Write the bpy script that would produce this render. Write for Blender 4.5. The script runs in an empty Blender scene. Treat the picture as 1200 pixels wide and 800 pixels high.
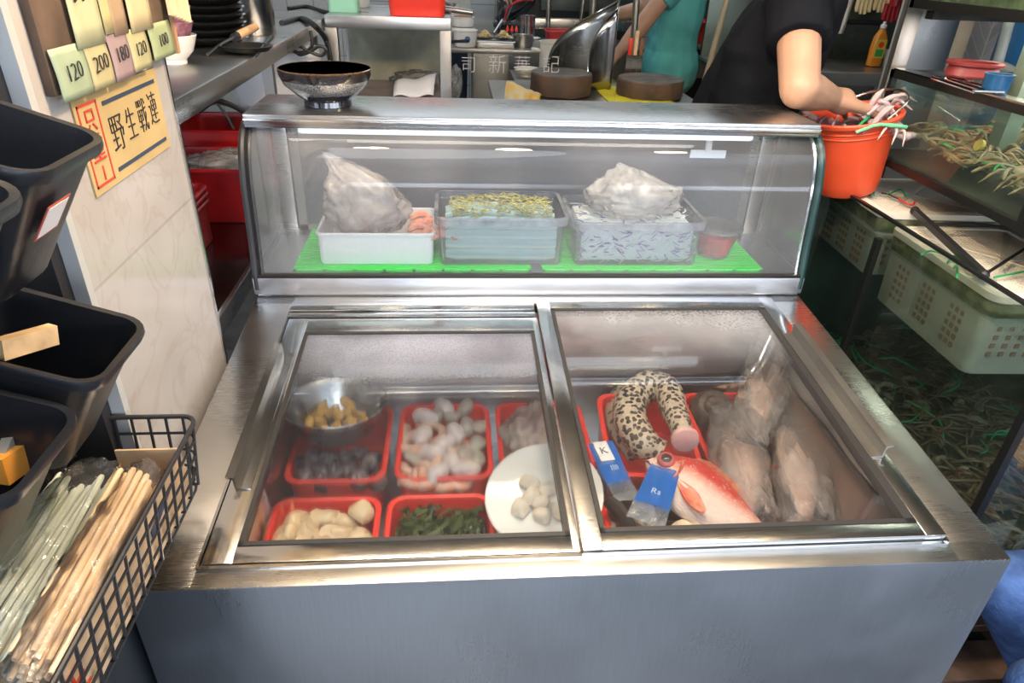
import bpy, bmesh, math, random
from mathutils import Vector as V, Matrix, Euler
from mathutils import noise as mnoise
PI = math.pi
C = bpy.context.scene.collection
random.seed(11)

# ------------------------------------------------------------------ camera model (1200x800)
FOC, PITCH, YAW, ROLL = 794.98, .5233, .0957, .0399
CAM = V((-.1796, -.6173, 1.5197))
_ca, _sa, _cb, _sb = math.cos(PITCH), math.sin(PITCH), math.cos(YAW), math.sin(YAW)
FW = V((_sb*_ca, _cb*_ca, -_sa)); _r = V((_cb, -_sb, 0)); _u = _r.cross(FW)
RT = _r*math.cos(ROLL) + _u*math.sin(ROLL); UP = -_r*math.sin(ROLL) + _u*math.cos(ROLL)
def ray(px, py): return FW + RT*((px-600)/FOC) - UP*((py-400)/FOC)
def aty(px, py, y): d = ray(px, py); return CAM + d*((y-CAM.y)/d.y)     # where a sight line meets a plane
def atz(px, py, z): d = ray(px, py); return CAM + d*((z-CAM.z)/d.z)
def atx(px, py, x): d = ray(px, py); return CAM + d*((x-CAM.x)/d.x)

# ------------------------------------------------------------------ materials
MATS = {}
def nodes_of(m): m.use_nodes = True; return m.node_tree.nodes, m.node_tree.links
def mat(name, col=(.5,.5,.5), rough=.5, metal=0., spec=.5, noise=None, bump=None, emit=None, sheen=0, coat=0, col2=None, nscale=8., sss=0, trans=0):
    """principled material; noise = contrast of colour mottling (or col2), bump = (scale, strength)"""
    if name in MATS: return MATS[name]
    m = bpy.data.materials.new(name); N, L = nodes_of(m)
    b = N['Principled BSDF']
    b.inputs['Base Color'].default_value = (*col, 1); b.inputs['Roughness'].default_value = rough
    b.inputs['Metallic'].default_value = metal; b.inputs['Specular IOR Level'].default_value = spec
    if coat: b.inputs['Coat Weight'].default_value = coat; b.inputs['Coat Roughness'].default_value = .08
    if sss: b.inputs['Subsurface Weight'].default_value = sss; b.inputs['Subsurface Radius'].default_value = (.02,.008,.004)
    if trans: b.inputs['Transmission Weight'].default_value = trans
    if emit: b.inputs['Emission Color'].default_value = (*emit[0], 1); b.inputs['Emission Strength'].default_value = emit[1]
    tc = N.new('ShaderNodeTexCoord')
    if noise or col2:
        n = N.new('ShaderNodeTexNoise'); n.inputs['Scale'].default_value = nscale; n.inputs['Detail'].default_value = 5
        L.new(tc.outputs['Object'], n.inputs['Vector'])
        r = N.new('ShaderNodeValToRGB'); L.new(n.outputs['Fac'], r.inputs['Fac'])
        c2 = col2 or tuple(min(1, c*(1-noise)) for c in col)
        c1 = col if col2 else tuple(min(1, c*(1+noise)) for c in col)
        r.color_ramp.elements[0].position = .36; r.color_ramp.elements[1].position = .64
        r.color_ramp.elements[0].color = (*c2, 1); r.color_ramp.elements[1].color = (*c1, 1)
        L.new(r.outputs['Color'], b.inputs['Base Color'])
    if bump:
        n2 = N.new('ShaderNodeTexNoise'); n2.inputs['Scale'].default_value = bump[0]; n2.inputs['Detail'].default_value = 3
        L.new(tc.outputs['Object'], n2.inputs['Vector'])
        bp = N.new('ShaderNodeBump'); bp.inputs['Strength'].default_value = bump[1]; bp.inputs['Distance'].default_value = .01
        L.new(n2.outputs['Fac'], bp.inputs['Height']); L.new(bp.outputs['Normal'], b.inputs['Normal'])
    MATS[name] = m; return m
def mathn(N, op, a=None, b=None):
    n = N.new('ShaderNodeMath'); n.operation = op
    for i, v in enumerate((a, b)):
        if v is None: continue
        if isinstance(v, (int, float)): n.inputs[i].default_value = v
        else: n.id_data.links.new(v, n.inputs[i])
    return n.outputs[0]
def steel(name, col=(.62,.61,.59), rough=.28, stretch=(2,60,60), smudge=.10, bumps=.03):
    if name in MATS: return MATS[name]
    m = bpy.data.materials.new(name); N, L = nodes_of(m); b = N['Principled BSDF']
    b.inputs['Metallic'].default_value = 1
    tc = N.new('ShaderNodeTexCoord'); mp = N.new('ShaderNodeMapping'); mp.inputs['Scale'].default_value = stretch
    L.new(tc.outputs['Object'], mp.inputs['Vector'])
    n = N.new('ShaderNodeTexNoise'); n.inputs['Scale'].default_value = 14; n.inputs['Detail'].default_value = 4
    L.new(mp.outputs['Vector'], n.inputs['Vector'])
    n2 = N.new('ShaderNodeTexNoise'); n2.inputs['Scale'].default_value = 5; n2.inputs['Detail'].default_value = 6
    L.new(tc.outputs['Object'], n2.inputs['Vector'])
    mr = N.new('ShaderNodeMapRange'); mr.inputs['From Min'].default_value = .3; mr.inputs['From Max'].default_value = .7
    mr.inputs['To Min'].default_value = rough-smudge*.6; mr.inputs['To Max'].default_value = rough+smudge
    L.new(n2.outputs['Fac'], mr.inputs['Value'])
    ad = mathn(N, 'ADD', mr.outputs[0], mathn(N, 'MULTIPLY', mathn(N, 'SUBTRACT', n.outputs['Fac'], .5), .12))
    L.new(ad, b.inputs['Roughness'])
    r = N.new('ShaderNodeValToRGB'); L.new(n.outputs['Fac'], r.inputs['Fac'])
    r.color_ramp.elements[0].position=.3; r.color_ramp.elements[1].position=.7
    r.color_ramp.elements[0].color = (*[c*.95 for c in col],1); r.color_ramp.elements[1].color = (*[min(1,c*1.03) for c in col],1)
    L.new(r.outputs['Color'], b.inputs['Base Color'])
    bp = N.new('ShaderNodeBump'); bp.inputs['Strength'].default_value = bumps; bp.inputs['Distance'].default_value = .004
    L.new(n.outputs['Fac'], bp.inputs['Height']); L.new(bp.outputs['Normal'], b.inputs['Normal'])
    MATS[name] = m; return m
def glass(name, tint=(.95,.97,.96), fog=0., fogcol=(.9,.92,.95), refl=1., grad=None, nscale=3., rough=.02, blur=0., droplets=0.):
    """thin pane: see-through + mirror by fresnel + a milky film of condensation.
    grad = (axis, v0, v1, fog0, fog1): thickness of the film along a local axis of the pane"""
    if name in MATS: return MATS[name]
    m = bpy.data.materials.new(name); N, L = nodes_of(m)
    N.remove(N['Principled BSDF']); out = N['Material Output']
    tr = N.new('ShaderNodeBsdfTransparent'); tr.inputs['Color'].default_value = (*tint, 1)
    base = tr.outputs[0]
    tc = N.new('ShaderNodeTexCoord')
    n = N.new('ShaderNodeTexNoise'); n.inputs['Scale'].default_value = nscale; n.inputs['Detail'].default_value = 6
    L.new(tc.outputs['Object'], n.inputs['Vector'])
    if blur:
        rf = N.new('ShaderNodeBsdfRefraction'); rf.inputs['IOR'].default_value = 1.02; rf.inputs['Roughness'].default_value = .28
        rf.inputs['Color'].default_value = (*tint, 1)
        mx = N.new('ShaderNodeMixShader'); mx.inputs[0].default_value = blur
        L.new(base, mx.inputs[1]); L.new(rf.outputs[0], mx.inputs[2]); base = mx.outputs[0]
    if fog or grad:
        d = N.new('ShaderNodeBsdfDiffuse'); d.inputs['Color'].default_value = (*fogcol, 1)
        t = N.new('ShaderNodeBsdfTranslucent'); t.inputs['Color'].default_value = (*fogcol, 1)
        dt = N.new('ShaderNodeMixShader'); dt.inputs[0].default_value = .5
        L.new(d.outputs[0], dt.inputs[1]); L.new(t.outputs[0], dt.inputs[2])
        f = N.new('ShaderNodeMapRange'); f.inputs['From Min'].default_value = .3; f.inputs['From Max'].default_value = .7
        f.inputs['To Min'].default_value = .35; f.inputs['To Max'].default_value = 1.3
        L.new(n.outputs['Fac'], f.inputs['Value']); val = f.outputs[0]
        if droplets:
            vo = N.new('ShaderNodeTexVoronoi'); vo.inputs['Scale'].default_value = droplets
            L.new(tc.outputs['Object'], vo.inputs['Vector'])
            g = N.new('ShaderNodeMapRange'); g.inputs['From Min'].default_value = .15; g.inputs['From Max'].default_value = .5
            g.inputs['To Min'].default_value = .55; g.inputs['To Max'].default_value = 1.15
            L.new(vo.outputs['Distance'], g.inputs['Value']); val = mathn(N, 'MULTIPLY', val, g.outputs[0])
        if grad:
            ax, v0, v1, f0, f1 = grad
            sx = N.new('ShaderNodeSeparateXYZ'); L.new(tc.outputs['Object'], sx.inputs[0])
            g = N.new('ShaderNodeMapRange'); g.interpolation_type = 'SMOOTHSTEP'
            g.inputs['From Min'].default_value = v0; g.inputs['From Max'].default_value = v1
            g.inputs['To Min'].default_value = f0; g.inputs['To Max'].default_value = f1
            L.new(sx.outputs['XYZ'.index(ax)], g.inputs['Value']); val = mathn(N, 'MULTIPLY', val, g.outputs[0])
        else: val = mathn(N, 'MULTIPLY', val, fog)
        cl = N.new('ShaderNodeClamp'); L.new(val, cl.inputs[0])
        mx = N.new('ShaderNodeMixShader'); L.new(cl.outputs[0], mx.inputs[0]); L.new(base, mx.inputs[1]); L.new(dt.outputs[0], mx.inputs[2]); base = mx.outputs[0]
    g = N.new('ShaderNodeBsdfGlossy'); g.inputs['Roughness'].default_value = rough
    lw = N.new('ShaderNodeFresnel'); lw.inputs['IOR'].default_value = 1.45
    fc = mathn(N, 'MULTIPLY', lw.outputs[0], refl)
    mx = N.new('ShaderNodeMixShader'); L.new(fc, mx.inputs[0]); L.new(base, mx.inputs[1]); L.new(g.outputs[0], mx.inputs[2])
    L.new(mx.outputs[0], out.inputs['Surface'])
    MATS[name] = m; return m
def film(name, col=(.95,.95,.95), alpha=.35, rough=.15, bump=(14,.8), stretch=(1,1,1)):
    """crumpled clear plastic film"""
    if name in MATS: return MATS[name]
    m = bpy.data.materials.new(name); N, L = nodes_of(m); N.remove(N['Principled BSDF']); out = N['Material Output']
    tc = N.new('ShaderNodeTexCoord'); n = N.new('ShaderNodeTexNoise'); n.inputs['Scale'].default_value = bump[0]; n.inputs['Detail'].default_value = 4; n.inputs['Distortion'].default_value = 1.2
    mp = N.new('ShaderNodeMapping'); mp.inputs['Scale'].default_value = stretch; L.new(tc.outputs['Object'], mp.inputs[0]); L.new(mp.outputs[0], n.inputs['Vector'])
    bp = N.new('ShaderNodeBump'); bp.inputs['Strength'].default_value = bump[1]; bp.inputs['Distance'].default_value = .02
    L.new(n.outputs['Fac'], bp.inputs['Height'])
    tr = N.new('ShaderNodeBsdfTransparent'); tr.inputs['Color'].default_value = (.97,.97,.97,1)
    d = N.new('ShaderNodeBsdfDiffuse'); d.inputs['Color'].default_value = (*col,1); t = N.new('ShaderNodeBsdfTranslucent'); t.inputs['Color'].default_value = (*col,1)
    L.new(bp.outputs['Normal'], d.inputs['Normal'])
    dt = N.new('ShaderNodeMixShader'); L.new(d.outputs[0], dt.inputs[1]); L.new(t.outputs[0], dt.inputs[2])
    mr = N.new('ShaderNodeMapRange'); mr.inputs['From Min'].default_value = .3; mr.inputs['From Max'].default_value = .7
    mr.inputs['To Min'].default_value = alpha*.4; mr.inputs['To Max'].default_value = min(1, alpha*1.6); L.new(n.outputs['Fac'], mr.inputs['Value'])
    m1 = N.new('ShaderNodeMixShader'); L.new(mr.outputs[0], m1.inputs[0]); L.new(tr.outputs[0], m1.inputs[1]); L.new(dt.outputs[0], m1.inputs[2])
    g = N.new('ShaderNodeBsdfGlossy'); g.inputs['Roughness'].default_value = rough; L.new(bp.outputs['Normal'], g.inputs['Normal'])
    fr = N.new('ShaderNodeFresnel'); fr.inputs['IOR'].default_value = 1.5; L.new(bp.outputs['Normal'], fr.inputs['Normal'])
    m2 = N.new('ShaderNodeMixShader'); L.new(mathn(N,'MINIMUM',mathn(N,'MULTIPLY',fr.outputs[0],1.3),1.), m2.inputs[0]); L.new(m1.outputs[0], m2.inputs[1]); L.new(g.outputs[0], m2.inputs[2])
    L.new(m2.outputs[0], out.inputs['Surface']); MATS[name] = m; return m
def tiles(name, col, grout, w, h, rot=(0,0,0), rough=.25, offset=0., mortar=.004, vein=None):
    if name in MATS: return MATS[name]
    m = bpy.data.materials.new(name); N, L = nodes_of(m); b = N['Principled BSDF']; b.inputs['Roughness'].default_value = rough
    tc = N.new('ShaderNodeTexCoord'); mp = N.new('ShaderNodeMapping'); mp.inputs['Rotation'].default_value = rot; L.new(tc.outputs['Object'], mp.inputs[0])
    br = N.new('ShaderNodeTexBrick'); br.offset = offset; br.inputs['Scale'].default_value = 1; br.inputs['Brick Width'].default_value = w; br.inputs['Row Height'].default_value = h
    br.inputs['Mortar Size'].default_value = mortar; br.inputs['Color1'].default_value = (*col,1); br.inputs['Color2'].default_value = (*[c*.95 for c in col],1); br.inputs['Mortar'].default_value = (*grout,1)
    L.new(mp.outputs[0], br.inputs['Vector']); outc = br.outputs['Color']
    if vein:
        n = N.new('ShaderNodeTexNoise'); n.inputs['Scale'].default_value = 4.5; n.inputs['Detail'].default_value = 9; n.inputs['Distortion'].default_value = 2.4
        L.new(tc.outputs['Object'], n.inputs['Vector'])
        r = N.new('ShaderNodeValToRGB'); e = r.color_ramp.elements; e[0].position = .47; e[0].color = (1,1,1,1); e[1].position = .53; e[1].color = (1,1,1,1)
        k = r.color_ramp.elements.new(.5); k.color = (*vein,1)
        L.new(n.outputs['Fac'], r.inputs[0])
        n3 = N.new('ShaderNodeTexNoise'); n3.inputs['Scale'].default_value = 7; n3.inputs['Detail'].default_value = 6; L.new(tc.outputs['Object'], n3.inputs['Vector'])
        r3 = N.new('ShaderNodeValToRGB'); r3.color_ramp.elements[0].position=.3; r3.color_ramp.elements[1].position=.7; r3.color_ramp.elements[0].color=(.88,.86,.84,1); L.new(n3.outputs['Fac'], r3.inputs[0])
        for q in (r, r3):
            mx = N.new('ShaderNodeMix'); mx.data_type = 'RGBA'; mx.blend_type = 'MULTIPLY'; mx.inputs[0].default_value = 1
            L.new(outc, mx.inputs[6]); L.new(q.outputs[0], mx.inputs[7]); outc = mx.outputs[2]
    L.new(outc, b.inputs['Base Color'])
    bp = N.new('ShaderNodeBump'); bp.inputs['Strength'].default_value = .4; bp.inputs['Distance'].default_value = .003; bp.invert = True
    L.new(br.outputs['Fac'], bp.inputs['Height']); L.new(bp.outputs['Normal'], b.inputs['Normal'])
    MATS[name] = m; return m
def spots(name, base, spot, scale, thr=.35, rough=.35, stretch=(1,1,1), metal=0, bump=.3):
    """voronoi spots / flecks"""
    if name in MATS: return MATS[name]
    m = bpy.data.materials.new(name); N, L = nodes_of(m); b = N['Principled BSDF']; b.inputs['Roughness'].default_value = rough; b.inputs['Metallic'].default_value = metal
    tc = N.new('ShaderNodeTexCoord'); mp = N.new('ShaderNodeMapping'); mp.inputs['Scale'].default_value = stretch; L.new(tc.outputs['Object'], mp.inputs[0])
    v = N.new('ShaderNodeTexVoronoi'); v.inputs['Scale'].default_value = scale; L.new(mp.outputs[0], v.inputs['Vector'])
    r = N.new('ShaderNodeValToRGB'); r.color_ramp.elements[0].position = thr; r.color_ramp.elements[0].color = (*spot,1); r.color_ramp.elements[1].position = thr+.06; r.color_ramp.elements[1].color = (*base,1)
    L.new(v.outputs['Distance'], r.inputs[0]); L.new(r.outputs[0], b.inputs['Base Color'])
    bp = N.new('ShaderNodeBump'); bp.inputs['Strength'].default_value = bump; bp.inputs['Distance'].default_value = .003; L.new(v.outputs['Distance'], bp.inputs['Height']); L.new(bp.outputs['Normal'], b.inputs['Normal'])
    MATS[name] = m; return m
def bands(name, stops, axis='Z', rough=.35, noise=.0, nscale=20, scale_bump=None, speck=None, metal=0, coat=0):
    """pigment, or shade painted as colour, in bands along a local axis: stops = [(value, colour)]"""
    if name in MATS: return MATS[name]
    m = bpy.data.materials.new(name); N, L = nodes_of(m); b = N['Principled BSDF']; b.inputs['Roughness'].default_value = rough; b.inputs['Metallic'].default_value = metal
    if coat: b.inputs['Coat Weight'].default_value = coat
    tc = N.new('ShaderNodeTexCoord'); sx = N.new('ShaderNodeSeparateXYZ'); L.new(tc.outputs['Object'], sx.inputs[0])
    lo, hi = stops[0][0], stops[-1][0]
    val = sx.outputs['XYZ'.index(axis)]
    if noise:
        n = N.new('ShaderNodeTexNoise'); n.inputs['Scale'].default_value = nscale; L.new(tc.outputs['Object'], n.inputs['Vector'])
        val = mathn(N,'ADD', val, mathn(N,'MULTIPLY', mathn(N,'SUBTRACT', n.outputs['Fac'], .5), noise))
    mr = N.new('ShaderNodeMapRange'); mr.inputs['From Min'].default_value = lo; mr.inputs['From Max'].default_value = hi; L.new(val, mr.inputs[0])
    r = N.new('ShaderNodeValToRGB'); L.new(mr.outputs[0], r.inputs[0]); els = r.color_ramp.elements
    els[0].position = 0; els[0].color = (*stops[0][1],1); els[1].position = 1; els[1].color = (*stops[-1][1],1)
    for v_, c_ in stops[1:-1]:
        k = els.new((v_-lo)/(hi-lo)); k.color = (*c_,1)
    outc = r.outputs[0]
    if speck:
        sc, colr, thr = speck
        v = N.new('ShaderNodeTexVoronoi'); v.inputs['Scale'].default_value = sc; L.new(tc.outputs['Object'], v.inputs['Vector'])
        r2 = N.new('ShaderNodeValToRGB'); r2.color_ramp.elements[0].position = thr; r2.color_ramp.elements[0].color = (1,1,1,1); r2.color_ramp.elements[1].position = thr+.1; r2.color_ramp.elements[1].color=(0,0,0,1)
        L.new(v.outputs['Distance'], r2.inputs[0]); mx = N.new('ShaderNodeMix'); mx.data_type='RGBA'; L.new(r2.outputs[0], mx.inputs[0]); L.new(outc, mx.inputs[6]); mx.inputs[7].default_value = (*colr,1); outc = mx.outputs[2]
    L.new(outc, b.inputs['Base Color'])
    if scale_bump:
        v = N.new('ShaderNodeTexVoronoi'); v.inputs['Scale'].default_value = scale_bump; L.new(tc.outputs['Object'], v.inputs['Vector'])
        bp = N.new('ShaderNodeBump'); bp.inputs['Strength'].default_value = .5; bp.inputs['Distance'].default_value = .003; L.new(v.outputs['Distance'], bp.inputs['Height']); L.new(bp.outputs['Normal'], b.inputs['Normal'])
    MATS[name] = m; return m

# ------------------------------------------------------------------ mesh builder (world coordinates)
class MB:
    def __init__(s): s.bm = bmesh.new()
    def _f(s, vs):
        try: return s.bm.faces.new(vs)
        except ValueError: return None
    def box(s, x0, x1, y0, y1, z0, z1, bev=0, M=None, seg=2):
        b = bmesh.new()
        r = bmesh.ops.create_cube(b, size=1)
        for v in b.verts: v.co = V(((x0+x1)/2+v.co.x*(x1-x0), (y0+y1)/2+v.co.y*(y1-y0), (z0+z1)/2+v.co.z*(z1-z0)))
        if bev: bmesh.ops.bevel(b, geom=b.edges[:], offset=bev, segments=seg, affect='EDGES', profile=.6)
        s._merge(b, M); return s
    def _merge(s, b, M=None):
        if M is not None: b.transform(M)
        me = bpy.data.meshes.new('tmp'); b.to_mesh(me); b.free(); s.bm.from_mesh(me); bpy.data.meshes.remove(me)
    def loft(s, rings, cap=True, close=True):
        """rings: lists of points, joined one after another"""
        rs = [[s.bm.verts.new(p) for p in r] for r in rings]; n = len(rs[0])
        for a, b in zip(rs, rs[1:]):
            for i in range(n if close else n-1):
                j = (i+1) % n; s._f((a[i], a[j], b[j], b[i]))
        if cap and close: s._f(rs[0][::-1]); s._f(rs[-1])
        return s
    def lathe(s, prof, c=(0,0,0), seg=32, M=None, axis=None):
        c = V(c); rings = []
        Q = axis.to_track_quat('Z','Y').to_matrix() if axis is not None else Matrix.Identity(3)
        for r, z in prof: rings.append([c + Q @ V((r*math.cos(2*PI*i/seg), r*math.sin(2*PI*i/seg), z)) for i in range(seg)])
        if M is not None: rings = [[M @ p for p in r] for r in rings]
        return s.loft(rings)
    def tube(s, pts, r, seg=8, cap=True, flat=1.):
        pts = [V(p) for p in pts]; n = len(pts); rr = r if isinstance(r, (list, tuple)) else [r]*n
        rings = []; prev = None
        for i, p in enumerate(pts):
            t = (pts[min(i+1, n-1)] - pts[max(i-1, 0)]).normalized()
            if prev is None:
                a = V((0,0,1)) if abs(t.z) < .9 else V((1,0,0)); u = t.cross(a).normalized()
            else: u = (prev - t*prev.dot(t)).normalized()
            prev = u; w = t.cross(u)
            rings.append([p + (u*math.cos(2*PI*k/seg) + w*math.sin(2*PI*k/seg)*flat)*rr[i] for k in range(seg)])
        return s.loft(rings, cap)
    def bar(s, p0, p1, w, h=None):
        p0, p1 = V(p0), V(p1); h = h or w; t = (p1-p0).normalized(); a = V((0,0,1)) if abs(t.z) < .9 else V((0,1,0))
        u = t.cross(a).normalized()*w/2; v = u.cross(t).normalized()*h/2
        return s.loft([[p+u+v, p-u+v, p-u-v, p+u-v] for p in (p0, p1)])
    def ball(s, c, r, seg=14, M=None):
        r = r if isinstance(r, (tuple, list)) else (r, r, r); b = bmesh.new()
        bmesh.ops.create_uvsphere(b, u_segments=seg, v_segments=max(6, seg*2//3), radius=1)
        Q = Matrix.Translation(V(c)) @ (M or Matrix.Identity(4)) @ Matrix.Diagonal((*r, 1)); s._merge(b, Q); return s
    def capsule(s, p0, p1, r0, r1, seg=14):
        s.tube([p0, p1], [r0, r1], seg); s.ball(p0, r0, seg); s.ball(p1, r1, seg); return s
    def grid(s, fn, nu, nv, closeu=False):
        g = [[s.bm.verts.new(fn(i/(nu if closeu else nu-1), j/(nv-1))) for j in range(nv)] for i in range(nu)]
        for i in range(nu if closeu else nu-1):
            for j in range(nv-1):
                k = (i+1) % nu; s._f((g[i][j], g[k][j], g[k][j+1], g[i][j+1]))
        return s
    def prism(s, poly, d):
        """flat polygon extruded by vector d"""
        a = [V(p) for p in poly]; d = V(d); return s.loft([a, [p+d for p in a]])
    def jitter(s, amp, sc, seed=0):
        for v in s.bm.verts: v.co += mnoise.noise_vector(v.co*sc + V((seed*7.1, seed*3.3, seed)))*amp
        return s
    def xf(s, M): s.bm.transform(M); return s
    def build(s, name, material, parent=None, smooth=True, label=None, solid=0, sub=0, merge=True, angle=40):
        if merge: bmesh.ops.remove_doubles(s.bm, verts=s.bm.verts[:], dist=1e-6)
        bmesh.ops.recalc_face_normals(s.bm, faces=s.bm.faces[:])
        me = bpy.data.meshes.new(name); s.bm.to_mesh(me); s.bm.free(); me.materials.append(material)
        return link(name, me, parent, smooth, label, solid, sub, angle)
def world_of(o):
    p = V((0,0,0))
    while o: p += o.location; o = o.parent
    return p
def link(name, me, parent=None, smooth=True, label=None, solid=0, sub=0, angle=40):
    o = bpy.data.objects.new(name, me); C.objects.link(o)
    if parent: org = world_of(parent); o.parent = parent
    else:
        xs = [v.co for v in me.vertices]
        org = V((sum((min(v[i] for v in xs), max(v[i] for v in xs)))/2 for i in (0,1)), ) if False else V(((min(v.x for v in xs)+max(v.x for v in xs))/2, (min(v.y for v in xs)+max(v.y for v in xs))/2, min(v.z for v in xs)))
        o.location = org
    me.transform(Matrix.Translation(-org))
    if smooth:
        for p in me.polygons: p.use_smooth = True
        me.set_sharp_from_angle(angle=math.radians(angle))
    if solid: md = o.modifiers.new('thick', 'SOLIDIFY'); md.thickness = solid; md.offset = 0
    if sub: md = o.modifiers.new('smooth', 'SUBSURF'); md.levels = md.render_levels = sub
    if label: o['label'] = label
    return o
def tag(o, label, cat, group=None, kind=None):
    o['label'] = label; o['category'] = cat
    if group: o['group'] = group
    if kind: o['kind'] = kind
    return o
def thing(name, label, cat, loc, group=None):
    o = bpy.data.objects.new(name, None); C.objects.link(o); o.location = loc; o.empty_display_size = .05
    return tag(o, label, cat, group)
def struct(o): o['kind'] = 'structure'; return o
def copy_tree(o, parent=None):
    c = o.copy(); C.objects.link(c)
    if parent: c.parent = parent
    for ch in list(o.children): copy_tree(ch, c)
    return c
def Rz(a): return Matrix.Rotation(a, 4, 'Z')
def Rx(a): return Matrix.Rotation(a, 4, 'X')
def Ry(a): return Matrix.Rotation(a, 4, 'Y')
def Tr(*p): return Matrix.Translation(V(p[0] if len(p) == 1 else p))
def frame_of(o, ex, ey, ez):
    M = Matrix.Identity(4)
    for i, e in enumerate((ex, ey, ez)): 
        for k in range(3): M[k][i] = e[k]
    for k in range(3): M[k][3] = o[k]
    return M
def text_mesh(name, s, size, M, material, parent=None, depth=.0006, weight=0., label=None, align='CENTER'):
    cu = bpy.data.curves.new(name, 'FONT'); cu.body = s; cu.size = size; cu.align_x = align; cu.align_y = 'CENTER'; cu.extrude = depth; cu.offset = weight; cu.resolution_u = 3
    o = bpy.data.objects.new(name+'_tmp', cu); C.objects.link(o)
    dg = bpy.context.evaluated_depsgraph_get(); dg.update(); me = bpy.data.meshes.new_from_object(o.evaluated_get(dg))
    bpy.data.objects.remove(o); bpy.data.curves.remove(cu)
    me.name = name; me.transform(M); me.materials.clear(); me.materials.append(material)
    return link(name, me, parent, False, label)
def rrect(w, d, r, n=5, cx=0, cy=0, z=0):
    """rounded rectangle outline, centred"""
    r = min(r, w/2-1e-4, d/2-1e-4); P = []
    for k, (sx, sy) in enumerate(((1,1),(-1,1),(-1,-1),(1,-1))):
        for i in range(n+1):
            a = k*PI/2 + i/n*PI/2; P.append(V((cx+sx*(w/2-r)+r*math.cos(a), cy+sy*(d/2-r)+r*math.sin(a), z)))
    return P
def basin_mb(w, d, h, r=.03, taper=.85, t=.003, rim=.012, M=None):
    """open tray with rounded corners and rolled rim, base at z=0"""
    m = MB(); R = []
    k = taper
    R.append(rrect(w*k, d*k, r*k, z=0)); R.append(rrect(w*k+.004, d*k+.004, r*k, z=.004))
    R.append(rrect(w-rim, d-rim, r, z=h-.006)); R.append(rrect(w+.001, d+.001, r+rim*.4, z=h-.007)); R.append(rrect(w+.003, d+.003, r+rim*.4, z=h-.002)); R.append(rrect(w-.004, d-.004, r+rim*.3, z=h+.001)); R.append(rrect(w-rim-.004, d-rim-.004, r, z=h-.001))
    R.append(rrect(w-rim-2*t, d-rim-2*t, r-t, z=h-.008)); R.append(rrect(w*k-2*t, d*k-2*t, r*k-t, z=.007)); R.append(rrect(w*k*.9, d*k*.9, r*k*.8, z=t+.001))
    m.loft(R)
    if M is not None: m.xf(M)
    return m
def wob(p, sc, amp, seed=0): return V(p) + mnoise.noise_vector(V(p)*sc + V((seed*5.3, seed*1.7, seed)))*amp
def lerp(a, b, t): return a + (b-a)*t
def spline(pts, n=8):
    """catmull-rom through points"""
    P = [V(p) for p in pts]; P = [P[0]*2-P[1]] + P + [P[-1]*2-P[-2]]; out = []
    for i in range(1, len(P)-2):
        for k in range(n):
            t = k/n; a, b, c, d = P[i-1], P[i], P[i+1], P[i+2]
            out.append(.5*((2*b) + (c-a)*t + (2*a-5*b+4*c-d)*t*t + (3*b-a-3*c+d)*t**3))
    out.append(P[-2]); return out

# palette
STEEL = steel('brushed_steel', (.56,.55,.53)); STEELY = steel('brushed_steel_lengthwise', stretch=(60,2,60)); STEELZ = steel('brushed_steel_upright', (.44,.47,.51), .30, (22,22,1), bumps=.006)
STEELP = steel('polished_steel', (.66,.65,.63), .16, (3,40,40), .06); STEELD = steel('worn_and_shaded_steel', (.34,.33,.31), .36)
BLACKRUB = mat('black_rubber', (.015,.015,.017), .45); BLACKPL = mat('black_plastic', (.012,.013,.016), .32, bump=(60,.05)); BLACKMT = mat('black_coated_metal', (.018,.018,.02), .4)
REDPL = mat('red_plastic', (.86,.05,.03), .35, bump=(30,.05), sss=.0); REDDK = mat('deep_red_plastic', (.45,.012,.014), .4, noise=.2); ORPL = mat('orange_red_plastic', (.78,.09,.03), .38, noise=.06)
WHITEPL = mat('white_plastic', (.82,.83,.85), .35); WHITECER = mat('white_ceramic', (.8,.78,.74), .15)
# ================================================================== SETTING
flm = mat('wet_concrete_floor', (.15,.155,.16), .3, col2=(.025,.027,.03), nscale=1.6, bump=(40,.2))
o = struct(MB().box(-2.6,2.9,-4.2,1.7,-.06,0).build('floor', flm, smooth=False)); 
o = struct(MB().box(-2.6,2.9,1.7,5.3,-.06,.15).build('floor', mat('kitchen_floor_tiles', (.10,.09,.085), .4, noise=.3), smooth=False))
ceil = struct(MB().box(-2.6,2.9,-.3,5.3,2.75,2.83).build('ceiling', mat('ceiling_paint', (.24,.24,.24), .7, noise=.06), smooth=False))
kt = tiles('square_white_wall_tiles', (.42,.43,.41), (.22,.22,.21), .2, .2, rot=(PI/2,0,0), rough=.3)
struct(MB().box(-2.6,2.9,5.3,5.4,-.06,2.83).build('wall_back', kt, smooth=False))
wl = tiles('wall_tiles_grey', (.38,.38,.36), (.25,.25,.24), .25, .25, rot=(PI/2,0,PI/2), rough=.3)
struct(MB().box(-2.6,-2.5,.5,5.3,-.06,2.8).build('wall_left', wl, smooth=False))
struct(MB().box(2.8,2.9,-.3,5.3,-.06,2.8).build('wall_right', mat('right_wall_paint', (.16,.16,.15), .6, noise=.2), smooth=False))
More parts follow.
